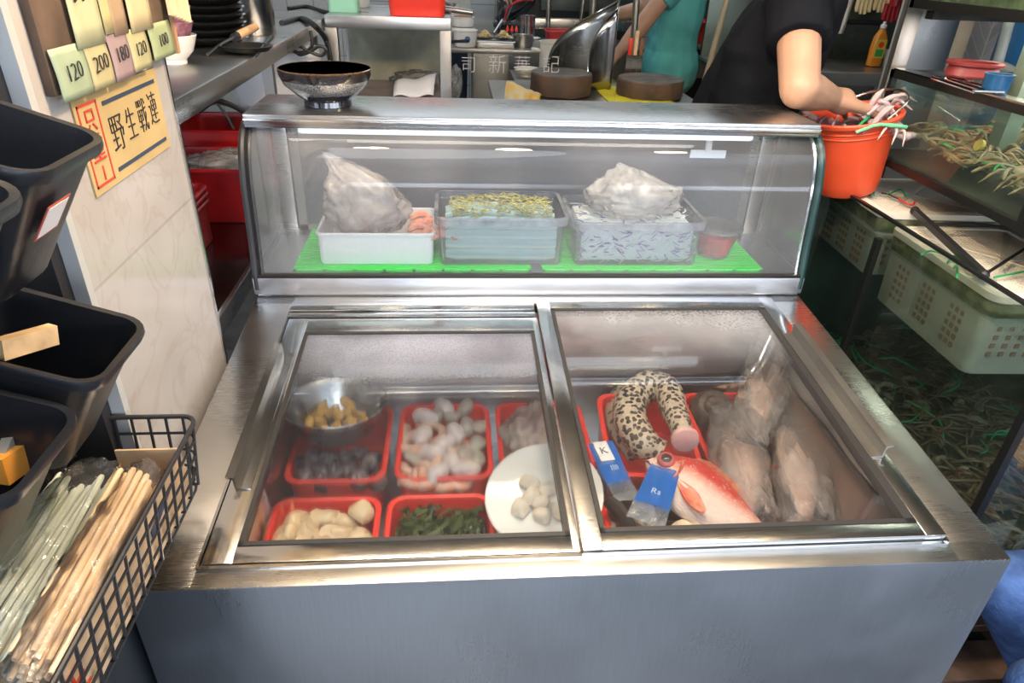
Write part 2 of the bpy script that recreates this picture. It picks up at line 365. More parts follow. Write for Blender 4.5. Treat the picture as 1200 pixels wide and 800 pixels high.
# the tiled pier beside the freezer
mt = tiles('cream_marble_tiles', (.43,.41,.395), (.36,.34,.32), .38, .30, rot=(PI/2,0,PI/2), rough=.18, mortar=.002, vein=(.93,.90,.88))
pier = struct(MB().box(-.70,-.62,.155,.525,0,2.75).build('wall_pier', mt, smooth=False))
struct(MB().box(-.703,-.617,.525,.531,0,2.75).build('trim_1', STEELP, smooth=False))
struct(MB().box(-.70,-.613,.143,.156,0,2.75).build('trim_2', mat('white_edge_strip', (.42,.43,.43), .35), smooth=False))
struct(MB().box(-.72,-.63,.122,.143,0,2.75).build('trim_3', BLACKMT, smooth=False))
struct(MB().box(-.82,-.80,-.75,.122,0,2.75).build('wall_front_left', mat('pale_blue_grey_board', (.42,.45,.47), .5, noise=.12, nscale=3), smooth=False))

# ================================================================== FREEZER
SL = math.atan(.084); FT = Tr(0,0,.8) @ Rx(SL)            # frame of the sloping top
def topz(y): return .8 + .084*y
fz = thing('chest_freezer', 'large brushed steel display freezer with two framed glass lids on its sloping top', 'freezer', (0,.5,0))
m = MB().box(-.6,.6,0,.02,.07,.8,.002); m.build('front_panel', STEELZ, fz)
for s in (-1, 1):
    m = MB().prism([(s*.6,.0205,.07),(s*.6,1.02,.07),(s*.6,1.02,.84),(s*.6,.735,.84),(s*.6,.0205,.781)], (-s*.02,0,0)); m.build('side_panel', STEELZ, fz, smooth=False)
MB().box(-.58,.58,1.0,1.02,.07,.862).build('back_panel', STEELD, fz, smooth=False)
MB().box(-.57,.57,.04,1.0,.06,.08).build('base_plate', STEELD, fz, smooth=False)
m = MB()
m.box(-.6,-.518,0,.735,-.02,0,.0025); m.box(.521,.6,0,.735,-.02,0,.0025); m.box(-.6,.6,0,.035,-.02,0,.0025); m.box(-.6,.6,.692,.735,-.02,0,.0025)
m.xf(FT); m.box(-.6,.6,.725,1.02,.842,.863,.002)
m.build('top_frame', STEEL, fz)
m = MB(); x0,x1,y0,y1,zf = -.5,.505,.05,.672,.575
R = [[V((x0,y0,topz(y0)-.014)),V((x1,y0,topz(y0)-.014)),V((x1,y1,topz(y1)-.014)),V((x0,y1,topz(y1)-.014))], [V((x0,y0,zf)),V((x1,y0,zf)),V((x1,y1,zf)),V((x0,y1,zf))]]
m.loft(R, cap=False); m.bm.faces.new([v for v in m.bm.verts][4:8]); m.build('liner', steel('liner_steel', (.55,.56,.58), .3), fz, smooth=False, solid=.003)
for sx in (-.52,.52):
    for yy in (.08,.94): MB().lathe([(.025,0),(.025,.012),(.014,.016),(.014,.07)], (sx,yy,0), 16).build('foot', BLACKRUB, fz)
m = MB()   # sliding rails round the lids
m.box(-.520,-.012,.634,.652,-.012,.004,.001); m.box(-.520,-.012,.655,.690,-.012,.008,.002); m.box(-.5215,-.5175,.03,.69,-.012,.004); m.box(.5195,.5235,.03,.69,-.012,.006); m.box(-.52,.522,.029,.0335,-.012,.003)
m.xf(FT).build('lid_rail', STEELP, fz)
def lid(x0, x1, s0, s1, gx0, gx1, gs0, gs1, n0, gm, label, wide_right):
    m = MB(); t = .016
    m.box(x0,gx0,s0,s1,n0,n0+t,.0018); m.box(gx1,x1,s0,s1,n0,n0+t,.0018); m.box(gx0-.001,gx1+.001,s0,gs0,n0,n0+t-.0004,.0018); m.box(gx0-.001,gx1+.001,gs1,s1,n0,n0+t-.0004,.0018)
    L_ = m.xf(FT).build('lid', STEELP, fz, label=label)
    g = .007; w = .016 if wide_right else g; m = MB(); zt = n0+t+.0006
    m.box(gx0,gx0+g,gs0,gs1,n0,zt); m.box(gx1-w,gx1,gs0,gs1,n0,zt); m.box(gx0,gx1,gs0,gs0+g,n0,zt); m.box(gx0,gx1,gs1-g,gs1,n0,zt)
    m.xf(FT).build('gasket', mat('lid_gasket', (.03,.028,.027), .4), L_, smooth=False)
    MB().box(gx0+.003,gx1-.003,gs0+.003,gs1-.003,n0+.009,n0+.0135).xf(FT).build('glass', gm, L_, smooth=False, label='glass pane of the lid, misted with condensation')
    return L_
glL = glass('misted_lid_glass', (.93,.95,.95), grad=('Y', -.12, .06, .02, .50), fogcol=(.58,.62,.74), blur=.20, droplets=260, nscale=5, refl=.5)
glR = glass('clear_lid_glass', (.96,.97,.97), grad=('Y', -.08, .12, .012, .30), fogcol=(.74,.76,.80), blur=.0, droplets=160, nscale=6, refl=.5)
lidL = lid(-.516,-.010,.0355,.629,-.476,-.021,.064,.580,-.012,glL,'left sliding lid with heavily misted glass', False)
lidR = lid(-.0075,.519,.0355,.690,.0205,.488,.060,.648,-.002,glR,'right sliding lid with clearer glass', True)
# handles: bent strips along the outer side of each lid
def handle(x, s0, s1, L_, s, n, hm=STEELP):
    m = MB(); pr = [(x-.010*s, n), (x+.012*s, n+.001), (x+.013*s, n+.022), (x+.022*s, n+.024), (x+.022*s, n+.027), (x+.010*s, n+.025), (x+.009*s, n+.004), (x-.010*s, n+.003)]
    m.loft([[V((a, q, b)) for a, b in pr] for q in (s0, s1)]); m.xf(FT).build('handle', hm, L_, smooth=False, label='bent steel strip handle')
handle(-.492,.165,.505,lidL,-1,.004); handle(.494,.190,.545,lidR,1,.014,STEELD)  # darker steel on the right handle stands in for its dark reflection

# ================================================================== GLASS CASE ON TOP
cs = thing('countertop_display_case', 'long curved glass display case with a steel roof standing on the back of the freezer', 'display case', (0,.87,.863))
m = MB().box(-.606,.606,.722,1.012,.864,.902,.002); m.build('plinth', steel('bright_plinth_steel', (.74,.75,.78), .36, (3,40,40)), cs)
MB().box(-.595,.595,.74,1.0,.902,.908).build('case_floor', STEEL, cs, smooth=False)
MB().box(-.6,.6,.722,.735,.902,.909,.001).build('front_channel', mat('dark_channel', (.05,.045,.04), .3, metal=.6), cs)
prof = spline([(0,.731,.905),(0,.741,.97),(0,.749,1.05),(0,.757,1.11),(0,.777,1.162),(0,.812,1.193),(0,.850,1.206)], 6)
m = MB().grid(lambda u, v: V((lerp(-.592,.592,u), 0, 0)) + (lambda q: V((0,q.y,q.z)))(prof[min(len(prof)-1, int(v*(len(prof)-1)+.5))]), 2, len(prof))
cg = m.build('curved_glass', glass('case_glass', (.95,.965,.965), fog=.17, fogcol=(.86,.87,.92), droplets=320, nscale=4, refl=.85), cs, angle=80, label='curved front glass with a film of condensation')
m = MB().box(-.595,.595,.797,1.01,1.212,1.222,.003); m.build('roof_plate', STEEL, cs)
m = MB().box(-.594,.594,.796,.812,1.196,1.211,.002); m.box(-.594,.594,.790,.800,1.203,1.2155,.003); m.build('front_rail', STEELP, cs)
tl = MB().tube([(-.50,.85,1.184),(.47,.85,1.184)], .0105, 12).build('light_tube', mat('white_light_tube', (.85,.87,.9), .35, emit=((.85,.92,1.), .9)), cs)  # the tube itself is unlit; a weak glow is added to brighten the case
m = MB().box(-.52,.49,.836,.864,1.196,1.211,.002); m.box(-.515,-.495,.842,.858,1.176,1.197); m.box(.465,.485,.842,.858,1.176,1.197); m.build('lamp_holder', WHITEPL, cs)
m = MB().box(.372,.384,.846,.854,1.15,1.197).box(.34,.42,.85,.853,1.135,1.152); m.build('lamp_bracket', WHITEPL, cs)
for s in (-1, 1):
    m = MB().prism([V((s*.597,p.y+.004,p.z)) for p in prof] + [V((s*.597,1.003,1.212)), V((s*.597,1.003,.905))], (-s*.005,0,0)); m.build('end_glass', glass('end_glass_pane', (.93,.95,.95), fog=.10, fogcol=(.8,.82,.85), nscale=4), cs, smooth=False)
    pts = [V((s*.599, p.y-.003, p.z)) for p in prof]; MB().tube([pts[0]-V((0,0,.03))]+pts, .0078, 8).build('edge_trim', BLACKRUB if s < 0 else mat('dark_green_trim', (.015,.045,.045), .25), cs)
    pts2 = [V((s*.586, p.y-.001, p.z)) for p in prof]; MB().tube(pts2, .0045, 6).build('inner_trim', STEELP if s > 0 else BLACKMT, cs)
    MB().box(s*.575-.016,s*.575+.016,.984,1.006,.905,1.212,.002).build('corner_post', STEEL, cs)
for k, (a, b) in enumerate(((-.555,.555),)):
    fr = MB().box(a,a+.02,.985+k*.009,.993+k*.009,.91,1.21).box(b-.02,b,.985+k*.009,.993+k*.009,.91,1.21).box(a,b,.985+k*.009,.993+k*.009,.91,.925).box(a,b,.985+k*.009,.993+k*.009,1.195,1.21).build('rear_door', STEEL, cs, smooth=False)
    MB().box(a+.018,b-.018,.988+k*.009,.991+k*.009,.924,1.196).build('rear_pane', glass('frosted_rear_glass', (.75,.77,.78), fog=.26, fogcol=(.62,.64,.70), blur=.45, nscale=2.5, droplets=200), fr, smooth=False)

# green slatted mats
gm = mat('bright_green_plastic', (.02,.92,.06), .4, emit=None)
for x0, x1, lb in ((-.525,-.012,'bright green slatted plastic mat under the white tray'), (.012,.515,'bright green slatted plastic mat under the cabbage tub and red bowl')):
    m = MB(); y = .748
    while y < .985: m.box(x0,x1,y,y+.008,.9085,.9135); y += .0115
    for i in range(9): xx = lerp(x0,x1-.006,i/8); m.box(xx,xx+.006,.748,.988,.9085,.912)
    o = tag(m.build('slatted_mat', gm, smooth=False), lb, 'mat', 'green mats in the glass case')
MZ = .914
# white tray + bag + prawns
tr = basin_mb(.252,.17,.072,r=.012,taper=.95,rim=.006,t=.003,M=Tr(-.349,.85,MZ)).build('food_tray', WHITEPL); tag(tr, 'plain white rectangular tray on the left of the green mats', 'tray')
prm = mat('orange_shellfish', (.85,.20,.09), .35, col2=(.9,.45,.30), nscale=60)
def bent(name, pts, rad, mtl, seg=8, flat=1., n=5): return MB().tube(spline(pts, n), [r for r in rad], seg, flat=flat).build(name, mtl)
prw = []
for i in range(11):
    x = -.262 + .027*(i % 3); y = .79 + .035*(i//3) + random.uniform(-.006,.006)
    pts = [V((0,0,0)), V((.018,.006,.008)), V((.036,0,.008)), V((.046,-.012,.002))]
    m = MB().tube(spline(pts,4), [.003+.006*math.sin(PI*min(1,(k+1)/11)) for k in range(13)], 8)
    m.prism([V((.044,-.012,.003)), V((.054,-.018,.004)), V((.05,-.024,.004)), V((.043,-.018,.003))], (0,0,.0015))
    m.xf(Tr(x-.02,y,MZ+.052+.006*(i%2)) @ Rz(random.uniform(-.5,.5))); o = m.build('orange_prawn', prm)
    tag(o, 'small orange shelled prawn heaped in the white tray', 'prawn', 'orange prawns in the white tray')
def bag(name, c, r, label, seed, mtl, top=None, group=None, seg=52, amp=.22):
    """crumpled bag: lumpy ellipsoid with an optional gathered neck"""
    m = MB(); c = V(c)
    def f(u, v):
        a = 2*PI*u; b = PI*v - PI/2; d = V((math.cos(a)*math.cos(b), math.sin(a)*math.cos(b), math.sin(b)))
        k = 1 + amp*mnoise.noise(d*2.2 + V((seed,seed*2,0))) + amp*.55*abs(mnoise.noise(d*6 + V((0,seed,seed)))) - amp*.1 - amp*.9*abs(mnoise.noise(d*3.6 + V((seed,0,seed)))) + amp*.25*mnoise.noise(d*13)
        p = V((d.x*r[0]*k, d.y*r[1]*k, d.z*r[2]*k))
        if top and d.z > .2: t = (d.z-.2)/.8; p = p.lerp(V(top)*(1+.15*k), .72*t**2.2)
        p.z = max(p.z, -r[2]*.86)
        return c + p
    m.grid(f, seg, seg, closeu=True)
    o = m.build(name, mtl, angle=180); return tag(o, label, 'bag', group)
FILM = film('cloudy_bag_film', (.95,.89,.85), .58); FILM2 = film('clear_bag_film', (.93,.93,.93), .22)
bag('plastic_bag', (-.375,.85,MZ+.105), (.092,.064,.078), 'crumpled translucent plastic bag filling the white tray', 3.1, FILM, top=(-.100,.0,.118))
fc = mat('pale_dumpling_dough', (.72,.52,.40), .5, noise=.15, nscale=30)
for i in range(10):
    a = i*2.4; o = MB().ball((-.385+.045*math.cos(a)*(i%3)/2, .85+.028*math.sin(a), MZ+.05+.018*(i//3)), (.022,.018,.015), 10).jitter(.006,60,i).build('pale_meat_piece', fc); tag(o, 'pale pink piece packed in the plastic bag on the white tray', 'seafood', 'pieces in the bag on the white tray')
# clear tub with long pale green pieces
TUB = glass('clear_tub_plastic', (.95,.96,.97), fog=.08, fogcol=(.85,.88,.95), nscale=9, refl=.7); TUBRIM = glass('milky_tub_rim', (.9,.92,.95), fog=.55, fogcol=(.85,.87,.95), nscale=20)
def tub(cx, w, d, h, label):
    t = basin_mb(w,d,h,r=.016,taper=.93,rim=.009,t=.0015,M=Tr(cx,.76+d/2,MZ)).build('clear_food_tub', TUB); tag(t, label, 'food container')
    R = [rrect(w-.004,d-.004,.018,5,cx,.76+d/2,MZ+h-.016), rrect(w+.005,d+.005,.022,5,cx,.76+d/2,MZ+h-.015), rrect(w+.007,d+.007,.022,5,cx,.76+d/2,MZ+h+.001), rrect(w-.010,d-.010,.016,5,cx,.76+d/2,MZ+h+.0015)]
    MB().loft(R, cap=False).build('rolled_rim', TUBRIM, t, label='milky rolled rim of the tub'); return t
tub(-.078,.285,.19,.108,'clear plastic tub holding long pale green pieces')
gp = bands('pale_green_shaded_skin', [(0,(.07,.13,.18)),(.005,(.38,.55,.54)),(.012,(.74,.86,.80)),(.019,(.42,.60,.60))], 'Z', noise=.006, nscale=14, rough=.25)  # dark underside paints the shade between stacked strips into the colour
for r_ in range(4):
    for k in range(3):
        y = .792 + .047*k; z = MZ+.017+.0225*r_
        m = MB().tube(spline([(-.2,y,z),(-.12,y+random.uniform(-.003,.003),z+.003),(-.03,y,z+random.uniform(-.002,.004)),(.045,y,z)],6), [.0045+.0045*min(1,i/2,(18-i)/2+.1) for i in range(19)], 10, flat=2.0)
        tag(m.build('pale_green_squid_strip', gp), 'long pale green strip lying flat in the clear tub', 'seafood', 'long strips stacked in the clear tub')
def bits(name, n, fn, mtl, label, cat, seg=5):
    m = MB()
    for i in range(n):
        p, ln, rad, ang, tilt = fn(i); d = V((math.cos(ang)*math.cos(tilt), math.sin(ang)*math.cos(tilt), math.sin(tilt)))
        side = d.cross(V((0,0,1))).normalized()*ln*.18
        m.tube([p-d*ln/2, p+side, p+d*ln/2], [rad*.7,rad,rad*.6], seg, flat=.5)
    o = m.build(name, mtl, merge=False); return tag(o, label, cat, None, 'stuff')
U = random.uniform
bits('chopped_garnish', 420, lambda i: (lambda x,y: (V((x,y,MZ+.103+.022*math.exp(-((x+.07)/.09)**2-((y-.86)/.06)**2)*U(.3,1.2))), U(.008,.02), U(.0015,.003), U(0,6.3), U(-.4,.4)))(U(-.19,.035), U(.785,.93)), mat('yellow_green_chop', (.55,.50,.10), .5, col2=(.30,.30,.12), nscale=120), 'yellow green chopped garnish heaped over the pale green pieces', 'garnish')
# cabbage tub
tub(.225,.296,.19,.10,'clear plastic tub packed with shredded purple and white cabbage')
m = MB().box(.098,.352,.776,.936,MZ+.006,MZ+.086,.012); m.jitter(.003,40); cabm = spots('shredded_cabbage', (.74,.82,.80), (.20,.13,.42), 55, .20, .5, stretch=(.6,1.2,1.6))
tag(m.build('shredded_cabbage', cabm), 'dense purple and white shredded cabbage inside the tub', 'vegetables', None, 'stuff')
def cab(i):
    f = random.random()
    if f < .6: return (V((U(.095,.355), .7765+U(-.003,.002), U(MZ+.008,MZ+.086))), U(.012,.03), U(.0012,.0022), U(-.5,.5), U(-1,1))
    return (V((U(.10,.35), U(.78,.93), MZ+.086+U(0,.012))), U(.015,.03), U(.0012,.0025), U(0,6.3), U(-.5,.5))
bits('cabbage_shreds', 260, lambda i: cab(i), mat('white_shreds', (.80,.86,.82), .45), 'white shreds of cabbage along the top and front of the tub', 'vegetables')
bits('purple_cabbage_shreds', 110, lambda i: cab(i), mat('purple_shreds', (.20,.12,.42), .45), 'purple shreds of cabbage along the top and front of the tub', 'vegetables')
bag('plastic_bag', (.225,.855,MZ+.128), (.108,.064,.050), 'crumpled white plastic bag lying on the cabbage tub', 8.3, film('white_bag_film', (.90,.86,.82), .50), top=(-.05,.0,.075))
# lidded bowl of red stuff
cx, cy = .425,.83
b = MB().lathe([(.030,0),(.036,.003),(.050,.055),(.054,.066),(.057,.067),(.057,.070),(.051,.070),(.047,.055),(.032,.005),(.001,.005)], (cx,cy,MZ), 32).build('plastic_bowl', TUB); tag(b, 'small round clear bowl of red sauce at the right of the glass case', 'bowl')
MB().lathe([(.001,.006),(.0335,.006),(.0495,.055),(.03,.058),(.001,.059)], (cx,cy,MZ), 24).build('red_sauce', mat('red_sauce', (.72,.03,.05), .3, noise=.25, nscale=30), b)
MB().lathe([(.001,.079),(.04,.078),(.056,.0735),(.0585,.071),(.0585,.067),(.0575,.0665),(.0575,.0705),(.054,.0725),(.001,.077)], (cx,cy,MZ), 32).build('cover', glass('bowl_cover', (.9,.92,.93), fog=.35, fogcol=(.8,.82,.84)), b)

# patterned bowl on the case roof
p = V((-.445,.905,1.2225))
prof_b = [(a*1.1, b*1.1) for a, b in [(.03,0),(.045,.0005),(.044,.010),(.055,.018),(.078,.038),(.086,.056),(.0865,.066),(.0845,.067),(.083,.060),(.075,.040),(.052,.021),(.03,.014),(.001,.013)]]
bm_ = bands('dark_speckled_glaze', [(0,(.012,.015,.025)),(.026,(.012,.012,.02)),(.0275,(.13,.13,.14)),(.052,(.20,.20,.20)),(.0535,(.018,.015,.016)),(.070,(.02,.014,.01)),(.075,(.22,.12,.05))], 'Z', rough=.12, speck=(330,(.02,.02,.025),.35), coat=.5)
b = MB().lathe(prof_b[:8]+[(.0925,.0730)], p, 48).build('serving_bowl', bm_); MB().lathe([(.0925,.0730)]+prof_b[8:], p, 48).build('inside', mat('black_brown_glaze', (.012,.010,.009), .12), b, label='glossy dark inside of the bowl'); tag(b, 'dark glazed bowl with a speckled band standing on the steel roof of the case', 'bowl')
# ================================================================== INSIDE THE FREEZER, LEFT LID
basin0 = basin_mb(.182,.236,.10,r=.026,taper=.86)
BZ = .578
b0 = basin0.build('red_basin', REDPL)
def put_basin(x, y, label, first=[1], rz=0, z=BZ, tilt=(0,0)):
    o = b0 if first else copy_tree(b0)
    if first: first.clear()
    o.location = (x, y, z); o.rotation_euler = (tilt[0], tilt[1], rz); tag(o, label, 'basin', 'red basins in the freezer'); return o
BR1, BR2 = .455, .178
put_basin(-.402,BR1,'red plastic basin under the steel bowl'); put_basin(-.203,BR1,'red plastic basin of mixed squid and shellfish, back row middle'); put_basin(-.006,BR1,'red plastic basin holding the white bag beneath the lid divider')
put_basin(-.402,BR2,'red plastic basin of tan shellfish meat in the front left corner'); put_basin(-.208,BR2,'red plastic basin of dark green seaweed, front row'); put_basin(-.010,BR2,'red plastic basin under the white plate, front row')
m = MB()
for k in range(2): m.box(0,.02,-.0005,.0005,0,.0012)
# maker's oval on the front left basin rim
o = MB().lathe([(.001,.0005),(.0085,.0005),(.0085,0),(.001,0)], (0,0,0), 20).xf(Tr(-.478,.116,BZ+.1025)@Matrix.Diagonal((.55,1.2,1,1))).build('oval_mark', mat('white_ink', (.85,.8,.8), .5)); tag(o,'small white oval mark on the front left red basin rim','sticker')
# steel bowl with yellow seafood
bc = V((-.412,.468,.690)); bw = thing('mixing_bowl', 'round stainless steel bowl of yellow seafood resting on a red basin', 'bowl', bc)
MB().lathe([(.001,0),(.055,0),(.076,.018),(.094,.060),(.0995,.0665),(.1005,.0675),(.0995,.069),(.096,.0675),(.091,.060),(.073,.020),(.053,.003),(.001,.003)], bc, 40).xf(Tr(bc)@Rx(-.10)@Tr(-bc)).build('body', steel('bowl_steel', (.6,.6,.6), .24, (6,6,6)), bw)
ym = mat('yellow_seafood', (.72,.42,.08), .3, col2=(.50,.30,.12), nscale=50); 
for i in range(16):
    a = i*2.39996; r = .014*math.sqrt(i)+.004
    m = MB().ball((0,0,0), (.016,.011,.007), 12).jitter(.007,70,i).xf(Tr(bc.x+r*math.cos(a), bc.y+r*math.sin(a), bc.z+.026+.014*random.random()) @ Euler((U(-.6,.6),U(-.6,.6),U(0,6))).to_matrix().to_4x4())
    tag(m.build('yellow_shellfish_piece', ym), 'yellow orange shellfish piece in the steel bowl', 'seafood', 'yellow pieces in the steel bowl')
# dark snails under the bowl
sm = bands('purple_brown_shell', [(0,(.02,.012,.02)),(.012,(.05,.028,.04)),(.022,(.10,.07,.085)),(.032,(.22,.18,.18))], 'Z', noise=.02, nscale=40, rough=.25)
def snail_mb(s=1.):
    m = MB(); P=[]; R=[]
    for i in range(34):
        t = i/33; a = t*PI*5.2; r = .012*(1-t)**1.1; P.append(V((r*math.cos(a), r*math.sin(a), .020*t-.006))); R.append(.0105*(1-t)**.9+.0008)
    m.tube([p*s for p in P], [r*s for r in R], 9); return m
sn = None
for i in range(18):
    x = -.47+.0265*(i%6)+U(-.004,.004); y = .362+.026*(i//6)+U(-.005,.005)
    if sn is None: sn = snail_mb(1.15).build('sea_snail', sm); o = sn
    else: o = copy_tree(sn)
    o.location = (x,y,BZ+.066+U(0,.014)); o.rotation_euler = (U(-1.2,1.2),U(-1.2,1.2),U(0,6))
    tag(o, 'dark purple brown sea snail in the basin under the steel bowl', 'shellfish', 'sea snails under the steel bowl')
# squid, prawns and shell pieces in the middle basin
sqw = mat('raw_squid_white', (.80,.74,.70), .3, col2=(.62,.50,.50), nscale=25); pk = mat('pink_prawn', (.78,.36,.22), .35, col2=(.68,.50,.40), nscale=40); gy = mat('grey_brown_shell', (.28,.25,.22), .4, col2=(.45,.40,.34), nscale=45)
def curl(c, r, a0, a1, rad, mtl, name, label, group, tilt=0, seg=10):
    n = 14; pts = [V((r*math.cos(lerp(a0,a1,i/n)), r*math.sin(lerp(a0,a1,i/n)), .004*math.sin(i))) for i in range(n+1)]
    R = [rad*(.35+.65*math.sin(PI*min(1,.12+.85*i/n))) for i in range(n+1)]
    m = MB().tube(pts, R, seg).jitter(rad*.15, 60, c[0]*99); m.xf(Tr(c) @ Rx(tilt)); return tag(m.build(name, mtl), label, 'seafood', group)
for i in range(14):
    curl((-.262+.030*(i%4)+U(-.006,.006), .36+.045*(i//4), BZ+.075+U(0,.018)), .024, U(0,6), U(7.5,9), .0115, pk, 'raw_prawn', 'curled pink raw prawn in the middle red basin', 'pink prawns in the middle red basin', U(-.3,.3))
for i, (px, py) in enumerate(((498,490),(522,522),(534,508),(506,532),(512,556),(530,545),(546,552),(496,512),(520,478))):
    p = atz(px,py,BZ+.092); m = MB().tube(spline([(-.024,0,0),(-.008,.004,.004),(.012,-.003,.003),(.028,0,0)],4), [.003+.015*math.sin(PI*(.15+.8*k/12)) for k in range(13)], 10).xf(Tr(p)@Rz(i*1.1))
    tag(m.build('squid_tube', sqw), 'pale white squid body lying in the middle red basin', 'squid', 'white squid in the middle red basin')
for i, (px, py) in enumerate(((530,488),(548,500),(560,520),(558,540),(545,478),(512,486),(548,530),(564,500),(484,535))):
    p = atz(px,py,BZ+.092); m = MB().ball((0,0,0), (.024,.018,.010), 14).jitter(.005,50,i).xf(Tr(p)@Euler((U(-.4,.4),U(-.4,.4),U(0,6))).to_matrix().to_4x4()); tag(m.build('abalone', gy), 'grey brown shell in the middle red basin', 'shellfish', 'grey brown shells in the middle red basin')
# bag in the back right basin (seen through both lids)
bag('plastic_bag', (-.015,.455,BZ+.088), (.078,.095,.06), 'white plastic bag of frozen food lying in the red basin under the lid divider', 5.2, film('frosty_bag_film', (.88,.82,.76), .6))
for i in range(6): tag(MB().ball((-.035+.03*(i%3),.41+.06*(i//3),BZ+.07),(.022,.03,.018),10).jitter(.006,40,i).build('frozen_fillet', mat('frozen_fillet', (.82,.62,.48), .45, noise=.12)), 'pale fillet inside the white bag under the lid divider', 'seafood', 'fillets in the white bag')
# tan pieces, front left
tn = mat('tan_shellfish_meat', (.66,.45,.24), .4, col2=(.78,.62,.42), nscale=30)
k = 0
for i in range(30):
    x = -.462+.030*(i%5)+U(-.006,.006); y = .085+.034*(i//5)+U(-.006,.006)
    if y > .262: continue
    m = MB().ball((0,0,0), (.024,.019,.015), 12).jitter(.009,55,i); m.xf(Tr(x,y,BZ+.078+U(0,.022))@Euler((U(-.5,.5),U(-.5,.5),U(0,6))).to_matrix().to_4x4())
    tag(m.build('tan_shellfish_piece', tn), 'tan shellfish meat piece in the front left red basin', 'seafood', 'tan pieces in the front left basin')
# seaweed
m = MB()
for i in range(260):
    x, y = U(-.278,-.14), U(.075,.275); z = BZ+.068+U(0,.024); a = U(0,6.3); l = U(.02,.05)
    pts = [V((x+math.cos(a)*l*t+.006*math.sin(t*9+i), y+math.sin(a)*l*t+.006*math.cos(t*8+i), z+.008*math.sin(t*7+i))) for t in (0,.25,.5,.75,1)]
    pts = [V((min(-.134,max(-.282,q.x)), min(.277,max(.07,q.y)), q.z)) for q in pts]; m.tube(pts, [.0015,.004,.005,.004,.0015], 5, flat=.35)
m.box(-.276,-.14,.083,.273,BZ+.006,BZ+.072,.01)
tag(m.build('seaweed', mat('dark_green_seaweed', (.035,.055,.012), .3, col2=(.09,.11,.02), nscale=45), merge=False), 'dark green wet seaweed filling the front middle red basin', 'seaweed', None, 'stuff')
# white plate leaning in the front right basin, with brown pieces
pc = atz(638,585,.712); Mp = Tr(pc)@Euler((.30,-.16,0)).to_matrix().to_4x4()
m = MB().lathe([(.001,0),(.055,0),(.062,.003),(.098,.016),(.100,.018),(.097,.0195),(.06,.006),(.001,.004)], (0,0,0), 44).xf(Mp); tag(m.build('white_plate', WHITECER), 'round white plate tipped over the front right red basins under the left lid', 'plate')
for i in range(7):
    a = i*2.4; r = .012*math.sqrt(i)*1.4; m = MB().ball((0,0,0),(.02,.014,.009),12).jitter(.006,60,i+3).xf(Mp@Tr(r*math.cos(a)-.01,r*math.sin(a)-.01,.012)@Rz(i)); tag(m.build('pale_seafood_piece', mat('pale_cream_seafood', (.72,.62,.50), .4, noise=.15, nscale=40)), 'cream coloured seafood piece on the tipped white plate', 'seafood', 'cream pieces on the white plate')
for i in range(14):
    m = MB().ball((0,0,0),(.015,.012,.009),10).jitter(.005,60,i+9).xf(Tr(-.085+.022*(i%3)+U(-.004,.004),.10+.034*(i//3),BZ+.052+U(0,.012))@Rz(i)); tag(m.build('brown_shellfish_piece', mat('golden_brown_pieces', (.52,.33,.10), .4, col2=(.30,.18,.07), nscale=60)), 'golden brown piece in the basin beside the white plate', 'seafood', 'brown pieces beside the white plate')

# ================================================================== RIGHT LID
def tilted(px, py, z): return atz(px, py, z)
put_basin(.205,.458,'red plastic basin under the spotted eel', rz=-.06, z=BZ+.012, tilt=(.10,0)); put_basin(.395,.462,'red plastic basin half covered by the bagged fish', rz=.0, z=BZ+.012, tilt=(.05,0))
# moray eel, folded in the basin
em = spots('leopard_spotted_skin', (.58,.48,.36), (.025,.02,.02), 105, .46, .3, bump=.2)
Pp = [(772,530,.70),(752,516,.716),(738,490,.722),(742,466,.728),(762,452,.735),(782,458,.742),(790,480,.748),(800,505,.748),(803,515,.748)]
pts = spline([atz(a,b,c) for a,b,c in Pp], 7); n = len(pts); R = [(.018 if i < 4 else .0)+ (.0345*(math.sin(PI*min(1,.28+.62*i/n))) if i >= 4 else .008) for i in range(n)]
eel = thing('moray_eel', 'black spotted cream moray eel folded in a red basin', 'eel', pts[n//2])
MB().tube(pts, R, 18).jitter(.0025,45,4).build('body', em, eel)
e = pts[-1]; d = (pts[-1]-pts[-4]).normalized()
MB().tube([e-d*.006, e+d*.004, e+d*.008],[.026,.025,.014],16).build('cut_end', mat('pink_flesh', (.80,.50,.47), .35, noise=.1, nscale=40), eel, label='pale pink end of the eel')
em2 = spots('leopard_spotted_skin_dark', (.42,.36,.27), (.03,.028,.025), 70, .36, .3)
tag(MB().tube(spline([atz(742,535,.675),atz(728,510,.68),atz(722,485,.672),atz(735,462,.665),atz(790,470,.66),atz(805,500,.66)],6),[.012+.014*math.sin(PI*i/31) for i in range(31)],14).build('moray_eel', em2), 'darker spotted eel lying beneath the folded pale one', 'eel')
# dark round shell in the right basin
p = atz(836,482,.69); tag(snail_mb(2.6).xf(Tr(p)@Rx(.5)).build('whelk', mat('dark_brown_shell', (.10,.07,.055), .4, noise=.5, nscale=60, bump=(90,.4))), 'large dark brown whelk in the red basin beside the bagged fish', 'shellfish')
